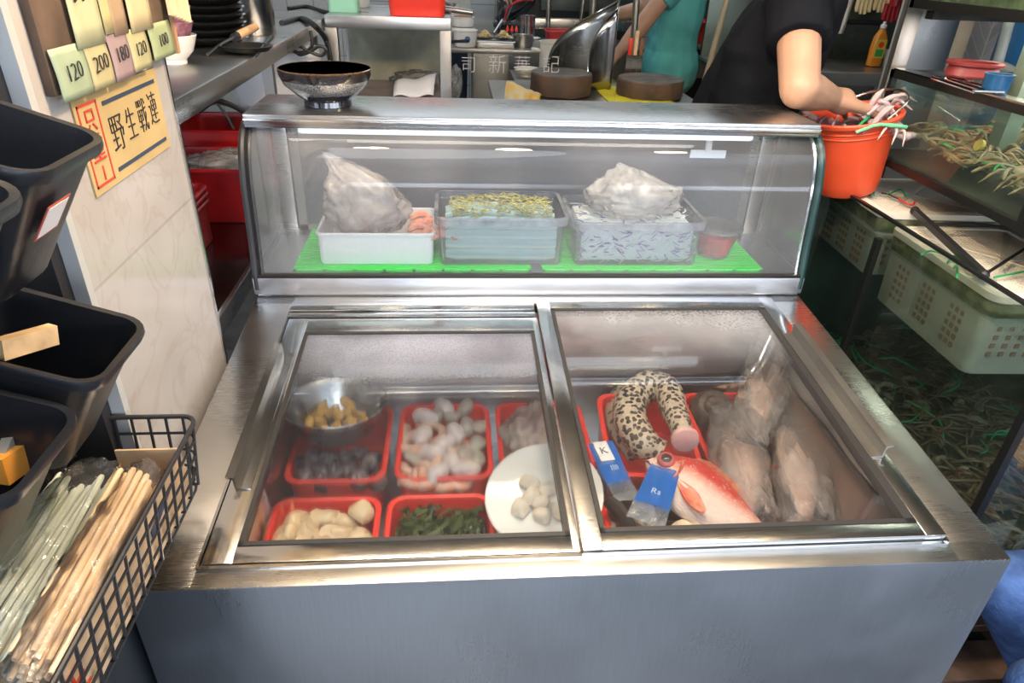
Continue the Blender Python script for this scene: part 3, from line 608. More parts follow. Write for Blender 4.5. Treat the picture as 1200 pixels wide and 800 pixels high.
# fish
def fish(name, L_, H, W, o, ex, ey, label, body, fin, eye=(.02,.03,.05), eye_r=.05, cat='fish', group=None, sp=1.4):
    """fish along local x (nose at x=0), back towards +y, flank up (+z)"""
    ez = V(ex).cross(V(ey)).normalized(); M = frame_of(o, V(ex).normalized(), V(ey).normalized(), ez)
    root = thing(name, label, cat, (0,0,0), group); root.matrix_world = M; root.location = M.translation; root.rotation_euler = M.to_euler()
    up = [(0,.02),(.04,.17),(.10,.31),(.18,.42),(.30,.50),(.42,.47),(.58,.36),(.72,.22),(.82,.13),(.86,.12)]; dn = [(0,-.03),(.04,-.10),(.10,-.20),(.18,-.32),(.30,-.43),(.42,-.46),(.58,-.36),(.72,-.20),(.82,-.12),(.86,-.11)]
    m = MB(); rings = []
    for (t, a), (_, b) in zip(up, dn):
        w = W*min(1, .12+3.0*t)*(1-max(0,(t-.3))/.62)**.8+.002; c, h = (a+b)/2*H, (a-b)/2*H
        rings.append([V((t*L_, c+h*math.cos(2*PI*i/24), w*.5*math.copysign(abs(math.sin(2*PI*i/24))**.9, math.sin(2*PI*i/24)))) for i in range(24)])
    m.loft(rings); me = m
    bmesh.ops.recalc_face_normals(me.bm, faces=me.bm.faces[:]); md = bpy.data.meshes.new('body'); me.bm.to_mesh(md); me.bm.free(); md.materials.append(body)
    def ch(nm, msh, mt_):
        c = bpy.data.objects.new(nm, msh); C.objects.link(c); c.parent = root
        for q in msh.polygons: q.use_smooth = True
        if not msh.materials: msh.materials.append(mt_)
        return c
    bo = ch('body', md, body); bo.modifiers.new('s','SUBSURF').render_levels = 2; bo.modifiers['s'].levels = 1
    def flat(nm, poly, mt_, th=.0016, z=0):
        k = MB().prism([V((a*L_, b*H, z-th/2)) for a,b in poly], (0,0,th)); msh = bpy.data.meshes.new(nm); bmesh.ops.recalc_face_normals(k.bm, faces=k.bm.faces[:]); k.bm.to_mesh(msh); k.bm.free(); return ch(nm, msh, mt_)
    flat('tail_fin', [(.84,.10),(.93,.34),(1.0,.44),(.96,.1),(.945,0),(.96,-.1),(1.0,-.44),(.93,-.34),(.84,-.10)], fin)
    flat('dorsal_fin', [(.22,.44),(.25,.52),(.32,.57),(.40,.55),(.50,.50),(.60,.44),(.70,.30),(.72,.20)], fin)
    flat('anal_fin', [(.58,-.34),(.61,-.52),(.66,-.46),(.74,-.28),(.74,-.17)], fin)
    k = MB().grid(lambda u, v: V((L_*(.27+.24*u), H*(-.10-.20*u+(v-.5)*(.08+.16*math.sin(PI*min(1,u*1.0))*1.)), W*(.44+.10*u)+.0015*math.sin(v*16))), 8, 9)
    msh = bpy.data.meshes.new('pectoral_fin'); k.bm.to_mesh(msh); k.bm.free(); pf = ch('pectoral_fin', msh, fin); pf.modifiers.new('t','SOLIDIFY').thickness = .0012
    k = MB().grid(lambda u, v: V((L_*(.205+.03*math.sin(PI*u))*1., H*lerp(-.26,.24,u), W*(.42+.035*math.cos((u-.5)*2.6)) + .0018*math.sin(PI*v))) + V((L_*.012*(v-.5),0,0)), 12, 5)
    msh = bpy.data.meshes.new('gill_cover'); k.bm.to_mesh(msh); k.bm.free(); gf = ch('gill_cover', msh, fin); gf.modifiers.new('t','SOLIDIFY').thickness = .001
    k = MB().tube([V((0,-.005*H,-W*.05)), V((.02*L_,-.02*H,W*.14)), V((.075*L_,-.09*H,W*.27))], [.0016,.002,.001], 6); msh = bpy.data.meshes.new('mouth'); k.bm.to_mesh(msh); k.bm.free(); ch('mouth', msh, mat('dark_mouth', (.10,.02,.02), .5))
    k = MB().ball((.115*L_, .12*H, W*.33), (eye_r*H*1.25,eye_r*H*1.25,W*.13), 18); msh = bpy.data.meshes.new('eye'); k.bm.to_mesh(msh); k.bm.free(); ey_ = ch('eye', msh, bands('fish_eye_rim_'+name, [(0,(.55,.12,.10)),(1,(.55,.12,.10))]))
    k = MB().ball((.115*L_, .12*H, W*.375), (eye_r*H*.85,eye_r*H*.85,W*.115), 18); msh = bpy.data.meshes.new('pupil'); k.bm.to_mesh(msh); k.bm.free(); c = bpy.data.objects.new('pupil', msh); C.objects.link(c); c.parent = ey_; msh.materials.append(mat('fish_pupil', (.015,.02,.035), .05, spec=.8))
    for q in msh.polygons: q.use_smooth = True
    return root
snb = bands('red_snapper_skin', [(-.07,(.88,.72,.62)),(.002,(.88,.68,.58)),(.018,(.80,.36,.27)),(.030,(.66,.05,.035)),(.07,(.55,.02,.015))], 'Y', noise=.016, nscale=90, rough=.3, scale_bump=210, speck=(150,(.95,.86,.80),.14))
nose = atz(757,540,.722); tailp = atz(900,632,.700); ex = (tailp-nose); Ls = ex.length*1.16; ex.normalize(); ey = V((0,0,1)).cross(ex); ey = (ey - V((0,0,0))).normalized(); 
ey = (ey*.96 + V((0,0,.28))).normalized(); ey = (ey - ex*ey.dot(ex)).normalized()
fish('red_snapper', Ls, .125, .052, nose, ex, ey, 'whole red and silver snapper lying on its side beside the blue packets', snb, mat('red_orange_fin', (.62,.07,.035), .4, col2=(.82,.34,.20), nscale=70), eye_r=.105)
# bagged fish: a silver brown fish in each long clear bag
sb = bands('silver_brown_fish_skin', [(-.05,(.86,.70,.60)),(-.005,(.74,.50,.40)),(.02,(.40,.25,.18)),(.05,(.14,.09,.075))], 'Y', noise=.05, nscale=24, speck=(70,(.85,.74,.68),.15), rough=.28, scale_bump=160)
sf = mat('brown_fin', (.35,.25,.20), .4, noise=.2)
for k, (a, b, z, h, lb, seed) in enumerate((((870,500),(872,612),.685,.07,'brown fish in the clear bag lying next to the snapper',1.), ((934,470),(944,612),.695,.075,'brown fish in the clear bag on the right, its belly pinkish',2.2), ((915,412),(884,500),.715,.07,'brown fish in the clear bag gathered at the top, lying above the other two',3.7))):
    n_, t_ = atz(*a, z), atz(*b, z-.01); ex = (t_-n_); L_ = ex.length*1.12; ex.normalize(); ey = V((0,0,1)).cross(ex).normalized(); ey = (ey*(1 if k else -1))
    fish('bagged_fish', L_, h*1.5, .045, n_, ex, ey, lb, sb, sf)
BF = film('clear_fish_bag', (.95,.89,.86), .25, rough=.14, bump=(30,.6), stretch=(1,.35,1))
def long_bag(path, widths, hts, label, seed):
    pts = spline(path, 6); n = len(pts); m = MB()
    wi = lambda arr, t: (lambda q: lerp(arr[int(q)], arr[min(len(arr)-1,int(q)+1)], q-int(q)))(t*(len(arr)-1))
    def f(u, v):
        i = min(n-1, int(v*(n-1)+.5)); p = pts[i]; t = (pts[min(n-1,i+1)]-pts[max(0,i-1)]).normalized(); s = t.cross(V((0,0,1))).normalized()
        a = 2*PI*u; w, h = wi(widths, v), wi(hts, v); k = 1+.22*mnoise.noise(V((math.cos(a)*2,math.sin(a)*2,v*7+seed)))+.12*mnoise.noise(V((math.cos(a)*7,math.sin(a)*7,v*12+seed)))
        return p + s*w*1.12*math.cos(a)*k + V((0,0,1))*(h*1.1*math.sin(a)*k+.006)
    m.grid(f, 36, n, closeu=True); return tag(m.build('clear_plastic_bag', BF, angle=180), label, 'bag', 'bags of fish in the freezer')
A = lambda *q: [atz(*w) for w in q]
long_bag(A((866,478,.70),(862,500,.70),(866,560,.695),(880,612,.68),(884,622,.675)), [.03,.046,.05,.045,.04,.02], [.006,.03,.034,.034,.03,.008], 'clear bag of fish next to the snapper', 1.3)
long_bag(A((950,455,.72),(940,480,.71),(940,545,.70),(945,610,.69),(945,628,.675)), [.015,.045,.05,.046,.042,.03], [.006,.03,.036,.036,.032,.012], 'clear bag of pinkish brown fish furthest right', 4.4)
long_bag(A((893,392,.765),(896,408,.758),(905,440,.742),(890,480,.728),(878,520,.722)), [.012,.02,.05,.055,.045,.025], [.005,.012,.034,.036,.03,.006], 'clear bag gathered to a point at the top of the right lid', 7.7)
# blue packets
pkm = mat('blue_printed_film', (.01,.14,.55), .22, coat=.4); pkc = film('packet_clear_film', (.8,.85,.92), .3)
def packet(a, b, w0, w1, z, label, sticker, tilt=.2):
    p0, p1 = atz(*a, z), atz(*b, z-.012); t = (p1-p0); L_ = t.length; t.normalize(); s = t.cross(V((0,0,1))).normalized(); nz = s.cross(t)
    root = thing('blue_packet', label, 'packet', p0.lerp(p1,.5)-V((0,0,.01)))
    def f(sgn, v0, v1): return lambda u, v: (lambda vv: p0+t*L_*vv + s*lerp(w0,w1,vv)*(u-.5) + nz*(sgn*.007*math.sin(PI*u)*(math.sin(PI*min(1,max(0,vv)))**.5+.01)+.0015*math.sin(vv*9+u*7)))(lerp(v0,v1,v))
    m = MB().grid(f(1,0,.72), 10, 12).grid(f(-1,0,.72), 10, 12); m.build('printed_sleeve', pkm, root, label='blue printed part of the packet')
    m = MB().grid(f(1,.72,1), 8, 6).grid(f(-1,.72,1), 8, 6); m.build('clear_end', pkc, root)
    Mx = frame_of(p0+t*L_*.22+nz*.0085+s*(w0*.10), t, -s, nz)
    if sticker:
        m = MB().box(-L_*.17,L_*.17,-w0*.26,w0*.26,0,.0006,0).xf(Mx); st = m.build('price_sticker', mat('white_paper', (.85,.85,.84), .6), root, smooth=False)
        text_mesh('sticker_print', 'K', w0*.45, Mx@Tr(0,0,.001)@Rz(PI/2), mat('black_ink', (.02,.02,.022), .6), st)
    Ml = frame_of(p0+t*L_*.52+nz*.0088, s*-1, t*-1, nz)
    text_mesh('packet_print', 'Rs' if not sticker else 'llll', w0*.34, Ml, mat('pale_print', (.55,.68,.85), .5), root)
packet((703,518),(736,586),.050,.044,.728,'blue packet with a white sticker lying left of the snapper',True)
packet((780,548),(756,612),.052,.064,.736,'blue packet lying across the belly of the snapper',False)
# shells, fish tails and pieces in front of the packets
shm = bands('banded_shell', [(-.012,(.12,.10,.09)),(-.004,(.45,.38,.30)),(.004,(.20,.17,.15)),(.012,(.60,.52,.42))], 'X', noise=.006, nscale=50, rough=.3)
for i, (px, py, s) in enumerate(((748,612,1.3),(762,622,1.2),(735,608,1.),(800,615,1.),(818,618,1.1),(780,626,1.2),(716,560,1.1))):
    p = atz(px, py, .690); m = MB()
    m.grid(lambda u, v: V((.020*s*v*math.sin((u-.5)*2.2), .022*s*v*math.cos((u-.5)*2.2)-.01, .008*s*math.sin(PI*min(1,v*.9+.1))*(1-((u-.5)*1.6)**2)+.0008*math.sin(u*60)*v)), 26, 10)
    m.xf(Tr(p)@Euler((U(-.3,.3),U(-.3,.3),U(0,6))).to_matrix().to_4x4()); tag(m.build('clam_shell', shm if i < 3 else mat('cream_clam', (.74,.58,.40), .4, noise=.2, nscale=60), solid=.0025), ('dark banded' if i < 3 else 'cream') + ' clam shell at the front of the right lid', 'shellfish', 'banded shells by the packets' if i < 3 else 'cream shells by the packets')
tag(MB().tube(spline([atz(712,586,.71),atz(724,598,.705),atz(738,618,.69),atz(742,632,.68)],6),[.004+.009*math.sin(PI*(.2+.7*i/18)) for i in range(19)],10,flat=1.3).build('dark_eel_tail', mat('black_brown_skin', (.05,.04,.035), .3, noise=.4)), 'dark brown eel tail left of the banded shells', 'eel')
tag(MB().box(.012,.085,.052,.335,.579,.648,.012).box(.08,.20,.052,.10,.579,.655,.012).jitter(.006,30).build('crushed_ice', mat('cream_crushed_ice', (.74,.60,.42), .3, col2=(.85,.76,.64), nscale=40, bump=(80,.8))), 'cream tinted crushed ice under the snapper and packets', 'ice', None, 'stuff')
for i in range(22):
    m = MB().ball((0,0,0),(.020,.015,.010),10).jitter(.006,60,i+30).xf(Tr(U(.02,.10) if i < 15 else U(.10,.2),U(.065,.32) if i < 15 else U(.065,.1),.658+U(0,.012))@Euler((U(-.5,.5),U(-.5,.5),U(0,6))).to_matrix().to_4x4())
    tag(m.build('cream_shellfish_piece', mat('cream_clam', (.74,.58,.40), .4)), 'cream shellfish piece lying loose under the snapper and packets', 'shellfish', 'loose cream pieces under the right lid')
# support heap below the snapper, eel and bags: more fish crate
tag(basin_mb(.39,.26,.075,r=.02,taper=.92,M=Tr(.298,.19,.579)).build('shallow_tray', mat('brown_plastic_tray', (.14,.085,.07), .35, noise=.2)), 'shallow brown tray under the bagged fish', 'tray')
# brown sheet along the right wall of the freezer
m = MB().grid(lambda u, v: V((lerp(.405,.502,u**.8), lerp(.055,.66,v), .60+.17*u**1.7+.003*math.sin(v*19+u*5))), 14, 30)
tag(m.build('brown_sheet', mat('glossy_brown', (.20,.125,.105), .12, noise=.25, nscale=8, bump=(12,.15)), solid=.002), 'glossy brown sheet lining the right side of the freezer', 'sheet')
# ================================================================== LEFT: PIER, CARDS, BINS, CHOPSTICKS
INK = mat('black_marker_ink', (.02,.02,.022), .6); REDI = mat('red_marker_ink', (.50,.05,.03), .6); NAVY = mat('navy_marker_ink', (.03,.05,.09), .6)
def WX(y, z, x): return frame_of((x,y,z), V((0,1,0)), V((0,0,1)), V((1,0,0)))       # local x -> +y, local y -> up, facing +x
# paper sign
sg = thing('paper_sign', 'yellow paper sign with large black Chinese writing taped on the marble pier', 'sign', (-.617,.355,1.238))
MB().box(-.6195,-.6175,.229,.482,1.238,1.352).build('sheet', mat('yellow_sign_paper', (.46,.34,.155), .55, noise=.08, nscale=10), sg, smooth=False)
MB().box(-.6176,-.6168,.300,.470,1.333,1.338).box(-.6176,-.6168,.300,.470,1.250,1.255).build('rule', NAVY, sg, smooth=False)
m = MB(); 
for a in ((.236,.239,1.246,1.344),(.283,.286,1.246,1.344),(.236,.286,1.246,1.249),(.236,.286,1.341,1.344)): m.box(-.6176,-.6168,*a)
m.build('red_border', REDI, sg, smooth=False)
text_mesh('lettering', '野', .043, WX(.322,1.292,-.6168)@Matrix.Diagonal((.95,1.2,1,1)), INK, sg, weight=-.0007); text_mesh('lettering', '生', .038, WX(.366,1.294,-.6168)@Matrix.Diagonal((.85,1.2,1,1)), INK, sg, weight=-.0007)
text_mesh('lettering', '戰', .038, WX(.406,1.296,-.6168)@Matrix.Diagonal((.85,1.3,1,1)), INK, sg, weight=-.0007); text_mesh('lettering', '連', .038, WX(.446,1.298,-.6168)@Matrix.Diagonal((.85,1.3,1,1)), INK, sg, weight=-.0007)
text_mesh('red_lettering', '只', .030, WX(.261,1.322,-.6168), REDI, sg); text_mesh('red_lettering', '重', .036, WX(.261,1.288,-.6168), REDI, sg); text_mesh('red_lettering', '1', .026, WX(.261,1.259,-.6168), REDI, sg)
# wooden board with price cards
bd = MB().box(-.6195,-.609,.187,.562,1.364,1.75,.002).build('card_board', mat('brown_wood_board', (.10,.065,.045), .6, noise=.4, nscale=14)); tag(bd, 'brown wooden board carrying the price cards on the marble pier', 'board')
m = MB().box(-.6195,-.605,.555,.565,1.362,1.75).build('edge_strip', mat('tan_wood_edge', (.45,.26,.14), .5), bd, smooth=False)
def card(y0, y1, z0, z1, col, s, label, lean=.0, size=.026, dz=0, nm='price_card'):
    root = thing(nm, label, 'price card', (-.607,(y0+y1)/2,z0))
    m = MB().grid(lambda u, v: V((-.6065+.002*math.sin(PI*v*1.0)+.0025*(1-v)**2, lerp(y0,y1,u)+lean*(1-v), lerp(z0,z1,v))), 6, 8)
    m.build('card', mat('card_'+'_'.join('%02d' % int(c*99) for c in col), col, .6, noise=.08, nscale=20), root, solid=.0008)
    if s: text_mesh('number', s, size, WX((y0+y1)/2+lean*.5, (z0+z1)/2+dz, -.6018)@Matrix.Rotation(.06,4,'Z'), INK, root, weight=-.0006)
GR, YE, PU, TA, GG = (.28,.35,.24), (.40,.36,.20), (.29,.21,.22), (.34,.24,.15), (.27,.32,.18)
card(.190,.262,1.357,1.411,GR,'120','pale green price card reading 120, at the left end of the lower row')
card(.264,.322,1.357,1.411,YE,'200','yellow green price card reading 200')
card(.326,.384,1.357,1.416,PU,'180','mauve price card reading 180')
card(.384,.446,1.360,1.411,(.38,.36,.20),'120','yellow price card reading 120, between the mauve and the green card',size=.024)
card(.456,.541,1.364,1.411,GG,'100','green price card reading 100, at the right end of the lower row',size=.024)
card(.250,.322,1.404,1.56,(.42,.43,.27),'菜','long pale yellow green card with brushed writing above the 200 card',size=.05,dz=-.012,nm='dish_card')
card(.326,.352,1.412,1.56,(.44,.39,.20),'','narrow yellow card above the 200 and mauve cards',nm='dish_card')
card(.350,.392,1.408,1.56,TA,'','long tan card above the mauve card',nm='dish_card')
card(.402,.476,1.406,1.56,(.50,.42,.25),'','long cream yellow card above the yellow 120 card',nm='dish_card')
# pale corrugated wooden tongs hanging at the pier edge
m = MB()
for k in range(6): m.box(-.600+.0*k,-.592,.53+.012*k,.541+.012*k,1.418-.003*k,1.60)
tag(m.xf(Tr(0,0,0)).build('corrugated_strip', mat('pale_tan_wood', (.74,.55,.33), .6, noise=.15, nscale=30), smooth=False), 'pale tan corrugated strip hanging at the corner of the marble pier above the bowls', 'strip')
# rack of black bins
rk = thing('bin_rack', 'black metal upright rack carrying the black bins on the left', 'rack', (-.70,-.03,0))
for y in (.090,-.16): MB().box(-.722,-.694,y-.014,y+.014,0,1.95,.003).build('upright', BLACKMT, rk)
for z in (1.42,1.215): MB().box(-.694,-.682,-.55,.10,z-.012,z+.012,.002).build('rail', BLACKMT, rk)
MB().box(-.735,-.723,.105,.120,.0,1.95).build('side_strip', STEELP, rk, smooth=False)
MB().box(-.78,-.60,-.20,.10,.0,.02,.004).build('base', BLACKMT, rk)
# a tilted open bin: local x outward (lip at x=0), y width, z up
def bin_mb():
    W, D, H = .132, .165, .138; m = MB(); R = []
    def ring(w, d, z, off, r): return [V((p.x-d/2-off, p.y, z)) for p in rrect(d, w, r, 5)]
    R.append(ring(W*.68,D*.56,-H,.034,.018)); R.append(ring(W*.70,D*.59,-H+.004,.032,.02)); R.append(ring(W-.012,D-.012,-.010,.006,.022)); R.append(ring(W,D,-.012,0,.026)); R.append(ring(W+.003,D+.003,-.005,-.0015,.027)); R.append(ring(W,D,0,0,.026)); R.append(ring(W-.012,D-.012,-.001,.006,.022))
    R.append(ring(W-.016,D-.016,-.012,.008,.02)); R.append(ring(W*.68-.004,D*.56-.004,-H+.005,.036,.016)); R.append(ring(W*.58,D*.46,-H+.003,.042,.014))
    return m.loft(R)
bproto = None
def put_bin(x, y, z, label, sticker=False, tilt=.33):
    global bproto
    root = thing('storage_bin', label, 'bin', (x,y,z), 'black bins on the rack'); root.rotation_euler = (0, tilt, 0)
    if bproto is None:
        m = bin_mb(); bmesh.ops.recalc_face_normals(m.bm, faces=m.bm.faces[:]); bproto = bpy.data.meshes.new('bin_body'); m.bm.to_mesh(bproto); m.bm.free(); bproto.materials.append(BLACKPL)
        for p in bproto.polygons: p.use_smooth = True
        bproto.set_sharp_from_angle(angle=.7)
    o = bpy.data.objects.new('body', bproto); C.objects.link(o); o.parent = root
    me = bpy.data.meshes.new('hanger'); k = MB().box(-.172,-.160,-.05,.05,-.03,.012,.002); k.bm.to_mesh(me); k.bm.free(); me.materials.append(BLACKPL); o = bpy.data.objects.new('hanger', me); C.objects.link(o); o.parent = root
    if sticker:
        k = MB().box(-.018,.018,-.019,.019,0,.0008); KM = Tr(-.0125,-.014,-.056)@Ry(PI/2+.255)@Tr(0,0,.0015); k.xf(KM); me = bpy.data.meshes.new('sticker'); k = MB().box(-.0225,-.0215,-.034,.012,-.086,-.048) if False else k; k.bm.to_mesh(me); k.bm.free(); me.materials.append(mat('red_edge', (.5,.08,.06), .5)); s = bpy.data.objects.new('sticker', me); C.objects.link(s); s.parent = root; s['label'] = 'white sticker with a red edge'; k = MB().box(-.0155,.0155,-.0165,.0165,.0006,.0012).xf(KM); me = bpy.data.meshes.new('paper'); k.bm.to_mesh(me); k.bm.free(); me.materials.append(mat('white_sticker', (.78,.76,.76), .5)); s2 = bpy.data.objects.new('paper', me); C.objects.link(s2); s2.parent = s
    return root
B1 = put_bin(-.494,-.020,1.358,'large black bin with a white sticker, upper row',True); put_bin(-.492,-.162,1.352,'black bin cut off by the left edge, upper row, beside the stickered bin')
put_bin(-.515,.006,1.150,'black bin holding one wooden block, lower row, right'); put_bin(-.528,-.132,1.130,'black bin holding an orange block and wooden sticks, lower row, left')
wd = mat('bare_wood', (.62,.42,.22), .6, noise=.25, nscale=25)
def stick(c, d, l, w, h, label, name='wooden_block', mt_=None, cat='wood'):
    d = V(d).normalized(); c = V(c); o = MB().bar(c-d*l/2, c+d*l/2, w, h).build(name, mt_ or wd, smooth=False); return tag(o, label, cat)
stick(atx(32,400,-.592), (.4,.9,-.2), .055, .012, .020, 'wooden block leaning in the right lower bin')
stick(atx(12,540,-.600), (.2,.9,-.1), .035, .022, .028, 'orange block in the left lower bin', 'orange_block', mat('orange_plastic', (.80,.33,.05), .45))
stick(atx(46,506,-.60), (.1,.75,.6), .06, .010, .012, 'upright pale wooden stick in the left lower bin', 'wooden_stick'); stick(atx(38,532,-.592), (.2,.9,.3), .04, .014, .012, 'short wooden stick beside the orange block', 'wooden_stick'); stick(atx(8,524,-.60), (.1,.9,.5), .04, .010, .010, 'grey wooden stick behind the orange block', 'wooden_stick', mat('grey_wood', (.30,.27,.22), .6))
# wire basket
BX0, BX1, BY0, BY1, BZ1, BZ0 = -.690, -.520, -.275, .138, .972, .872
wb = thing('wire_basket', 'black wire mesh basket holding the chopsticks in the bottom left corner', 'basket', ((BX0+BX1)/2,(BY0+BY1)/2,BZ0))
def loop(z, r, ins=0): 
    P_ = [V((q.x+(BX0+BX1)/2, q.y+(BY0+BY1)/2, z)) for q in rrect(BX1-BX0-2*ins, BY1-BY0-2*ins, .02, 4)]; return MB().tube(P_+[P_[0]], r, 8, cap=False)
loop(BZ1,.0032).build('rim_wire', BLACKMT, wb)
m = MB()
for k, z in enumerate((.947,.922,.897,BZ0)):
    P_ = [V((q.x+(BX0+BX1)/2, q.y+(BY0+BY1)/2, z)) for q in rrect(BX1-BX0-.006*(k+1), BY1-BY0-.006*(k+1), .02, 4)]; m.tube(P_+[P_[0]], .0019, 6, cap=False)
for i in range(15):
    y = lerp(BY0+.02,BY1-.02,i/14)
    for x, s in ((BX0,1),(BX1,-1)): m.tube([V((x,y,BZ1)), V((x+s*.012,y,BZ0))], .0019, 6)
    m.tube([V((BX0+.012,y,BZ0)), V((BX1-.012,y,BZ0))], .0017, 6)
for i in range(7):
    x = lerp(BX0+.02,BX1-.02,i/6)
    for y, s in ((BY0,1),(BY1,-1)): m.tube([V((x,y,BZ1)), V((x,y+s*.012,BZ0))], .0019, 6)
    m.tube([V((x,BY0+.012,BZ0)), V((x,BY1-.012,BZ0))], .0017, 6)
m.build('wire_mesh', BLACKMT, wb, merge=False)
# dark stand below the basket
st = thing('basket_stand', 'dark cabinet standing under the wire basket left of the freezer', 'cabinet', (-.63,-.1,0))
MB().box(-.76,-.612,-.28,.12,.02,.868,.004).build('body', mat('dark_blue_black_cabinet', (.015,.018,.022), .5), st); MB().box(-.612,-.609,-.27,.11,.06,.85,.001).build('door', mat('dark_blue_black_cabinet', (.015,.018,.022), .5), st); MB().box(-.609,-.604,-.26,-.25,.4,.5,.001).build('handle', BLACKMT, st)
# kraft paper pack with chopsticks
kp = thing('paper_chopstick_pack', 'kraft paper pack holding chopsticks along the right side of the wire basket', 'pack', (-.565,-.09,.878))
kr = mat('kraft_paper', (.50,.36,.22), .7, noise=.15, nscale=18, bump=(20,.4))
m = MB().box(-.5375,-.5345,-.262,.098,.878,.948).box(-.612,-.535,.095,.098,.878,.950).box(-.612,-.535,-.262,.098,.877,.880).box(-.6125,-.6095,-.262,.098,.878,.930); m.jitter(.003,16,2).build('wrapper', kr, kp, smooth=False)
def WX2(y, z): return frame_of((-.5325,y,z), V((0,1,0)), V((0,0,1)), V((1,0,0)))
text_mesh('red_print', '王', .046, WX2(-.205,.912), REDI, kp); 
MB().prism([V((-.533,-.02,.922)),V((-.533,.05,.934)),V((-.533,.05,.929)),V((-.533,-.02,.912))], (.0012,0,0)).build('blue_print', mat('dark_blue_print', (.03,.05,.12), .6), kp, smooth=False)
cw = mat('pale_chopstick_wood', (.80,.60,.38), .5, noise=.12, nscale=15); cgn = mat('pale_green_chopstick', (.56,.62,.54), .4, noise=.10, nscale=12)
ch0 = None
def chop(mt_, p, rz, rx, label, group, proto=[None, None]):
    i = 0 if mt_ is cw else 1
    if proto[i] is None:
        m = MB().tube([V((0,-.125,0)), V((0,-.121,0)), V((0,.121,0)), V((0,.125,0))], [.0028,.0034,.0040,.0030], 8); proto[i] = o = m.build('chopstick', mt_)
    else: o = copy_tree(proto[i])
    o.location = p; o.rotation_euler = (rx, 0, rz); return tag(o, label, 'chopstick', group)
for i in range(24):
    l, c = divmod(i, 5); chop(cw, (-.583+.0085*c+.004*(l%2)+U(-.001,.001), -.080+U(-.008,.008), .918+.0088*l), U(-.02,.02)+.03, U(-.015,.015), 'pale wooden disposable chopstick in the kraft paper pack', 'wooden chopsticks in the basket')
for i in range(26):
    l, c = divmod(i, 8); chop(cgn, (-.662+.0095*c+U(-.0015,.0015), -.078+U(-.01,.01), .918+.0095*l), U(-.04,.04)+.02, U(-.03,.05), 'pale green chopstick in the clear bag, left half of the basket', 'green chopsticks in the basket')
CF = film('clear_wrap', (.9,.92,.95), .05, rough=.06, bump=(26,.35))
def wrap(name, x0, x1, y0, y1, zc, hh, label, seed):
    m = MB(); xc, hw = (x0+x1)/2, (x1-x0)/2
    m.grid(lambda u, v: (lambda a, y, k: V((xc+hw*math.cos(a)*k, y, zc+hh*math.sin(a)*k)))(2*PI*u, lerp(y0,y1,v), (.55+.5*math.sin(PI*min(1,max(0,v*1.0)))**.35)*(1+.16*mnoise.noise(V((math.cos(2*PI*u)*2.5,math.sin(2*PI*u)*2.5,v*14+seed)))+ (.25*mnoise.noise(V((u*22,v*30,seed))) if (v<.12 or v>.88) else 0))), 34, 40, closeu=True)
    tag(m.build(name, CF, angle=180), label, 'bag', 'plastic wraps round the chopsticks')
wrap('plastic_wrap', -.672,-.588,-.225,.085,.930,.034,'clear plastic bag around the pale green chopsticks',2.); wrap('plastic_wrap', -.592,-.538,-.24,.075,.936,.032,'clear plastic bag around the wooden chopsticks',6.)

# ================================================================== LEFT INSIDE: UPPER AND LOWER STEEL COUNTERS
uc = thing('upper_counter', 'long stainless steel counter at left carrying the bowls and plates', 'counter', (-1.0,1.5,0))
MB().box(-1.5,-.662,.56,2.45,1.262,1.275,.003).build('worktop', steel('dark_counter_steel', (.40,.39,.36), .3), uc); MB().box(-.675,-.660,.56,2.45,1.232,1.274,.003).build('front_lip', STEELY, uc)
for y in (.75,1.55,2.3): MB().box(-.74,-.71,y,y+.03,.0 if y < 1.7 else .15,1.262).build('leg', STEELD, uc, smooth=False)
for y in (.75,1.55,2.3): MB().box(-1.48,-1.45,y,y+.03,.0 if y < 1.7 else .15,1.262).build('leg', STEELD, uc, smooth=False)
lc = thing('lower_counter', 'low dark topped steel table at left carrying the red basins', 'table', (-1.0,1.1,0))
MB().box(-1.4,-.668,.535,2.0,.832,.845,.002).build('tabletop', steel('brown_table_steel', (.20,.15,.13), .2, (6,6,6)), lc); MB().box(-.673,-.661,.535,2.0,.802,.846,.002).build('front_lip', STEELY, lc)
for x in (-1.37,-.72):
    for y in (.60,1.62): MB().box(x,x+.03,y,y+.03,0,.832).build('leg', STEELD, lc, smooth=False)
# red basins on the low table
def big_basin(cx, cy, z, w, d, h, label, name='red_tub', mt_=None, taper=.86, rz=0): 
    M = Tr(cx,cy,z)@Rz(rz); o = basin_mb(w,d,h,r=.03,taper=taper,rim=.016,M=M).build(name, mt_ or REDDK); return tag(o, label, 'basin')
big_basin(-.86,1.31,.846,.30,.24,.15,'large red basin on the low table, white plastic bag inside'); big_basin(-.86,1.62,.846,.34,.26,.18,'taller red basin standing behind the first on the low table'); 
big_basin(-.90,1.02,.846,.22,.17,.11,'red basin nearest the marble pier, lowest of the nested stack',taper=.9); big_basin(-.90,1.02,.862,.22,.17,.11,'red basin second in the nested stack by the marble pier',taper=.9); big_basin(-.90,1.02,.878,.22,.17,.11,'red basin topmost in the nested stack by the marble pier',taper=.9)
bag('plastic_bag', (-.82,1.31,.975), (.11,.09,.04), 'white plastic bag lying in the large red basin on the low table', 9.1, film('white_thin_bag', (.85,.85,.85), .6))
# white barrel between the counters
tag(MB().lathe([(.001,0),(.125,0),(.14,.02),(.155,.32),(.150,.35),(.12,.375),(.12,.400),(.11,.400),(.001,.395)], (-.80,1.98,.846), 36).build('white_jar', mat('translucent_white_jar', (.72,.74,.76), .35)), 'large white plastic jar under the upper steel counter', 'jar')
tag(MB().box(-.70,-.655,1.93,1.95,1.00,1.03).build('yellow_label', mat('yellow_label', (.75,.60,.05), .5)), 'small yellow label on the white jar under the upper steel counter', 'label')
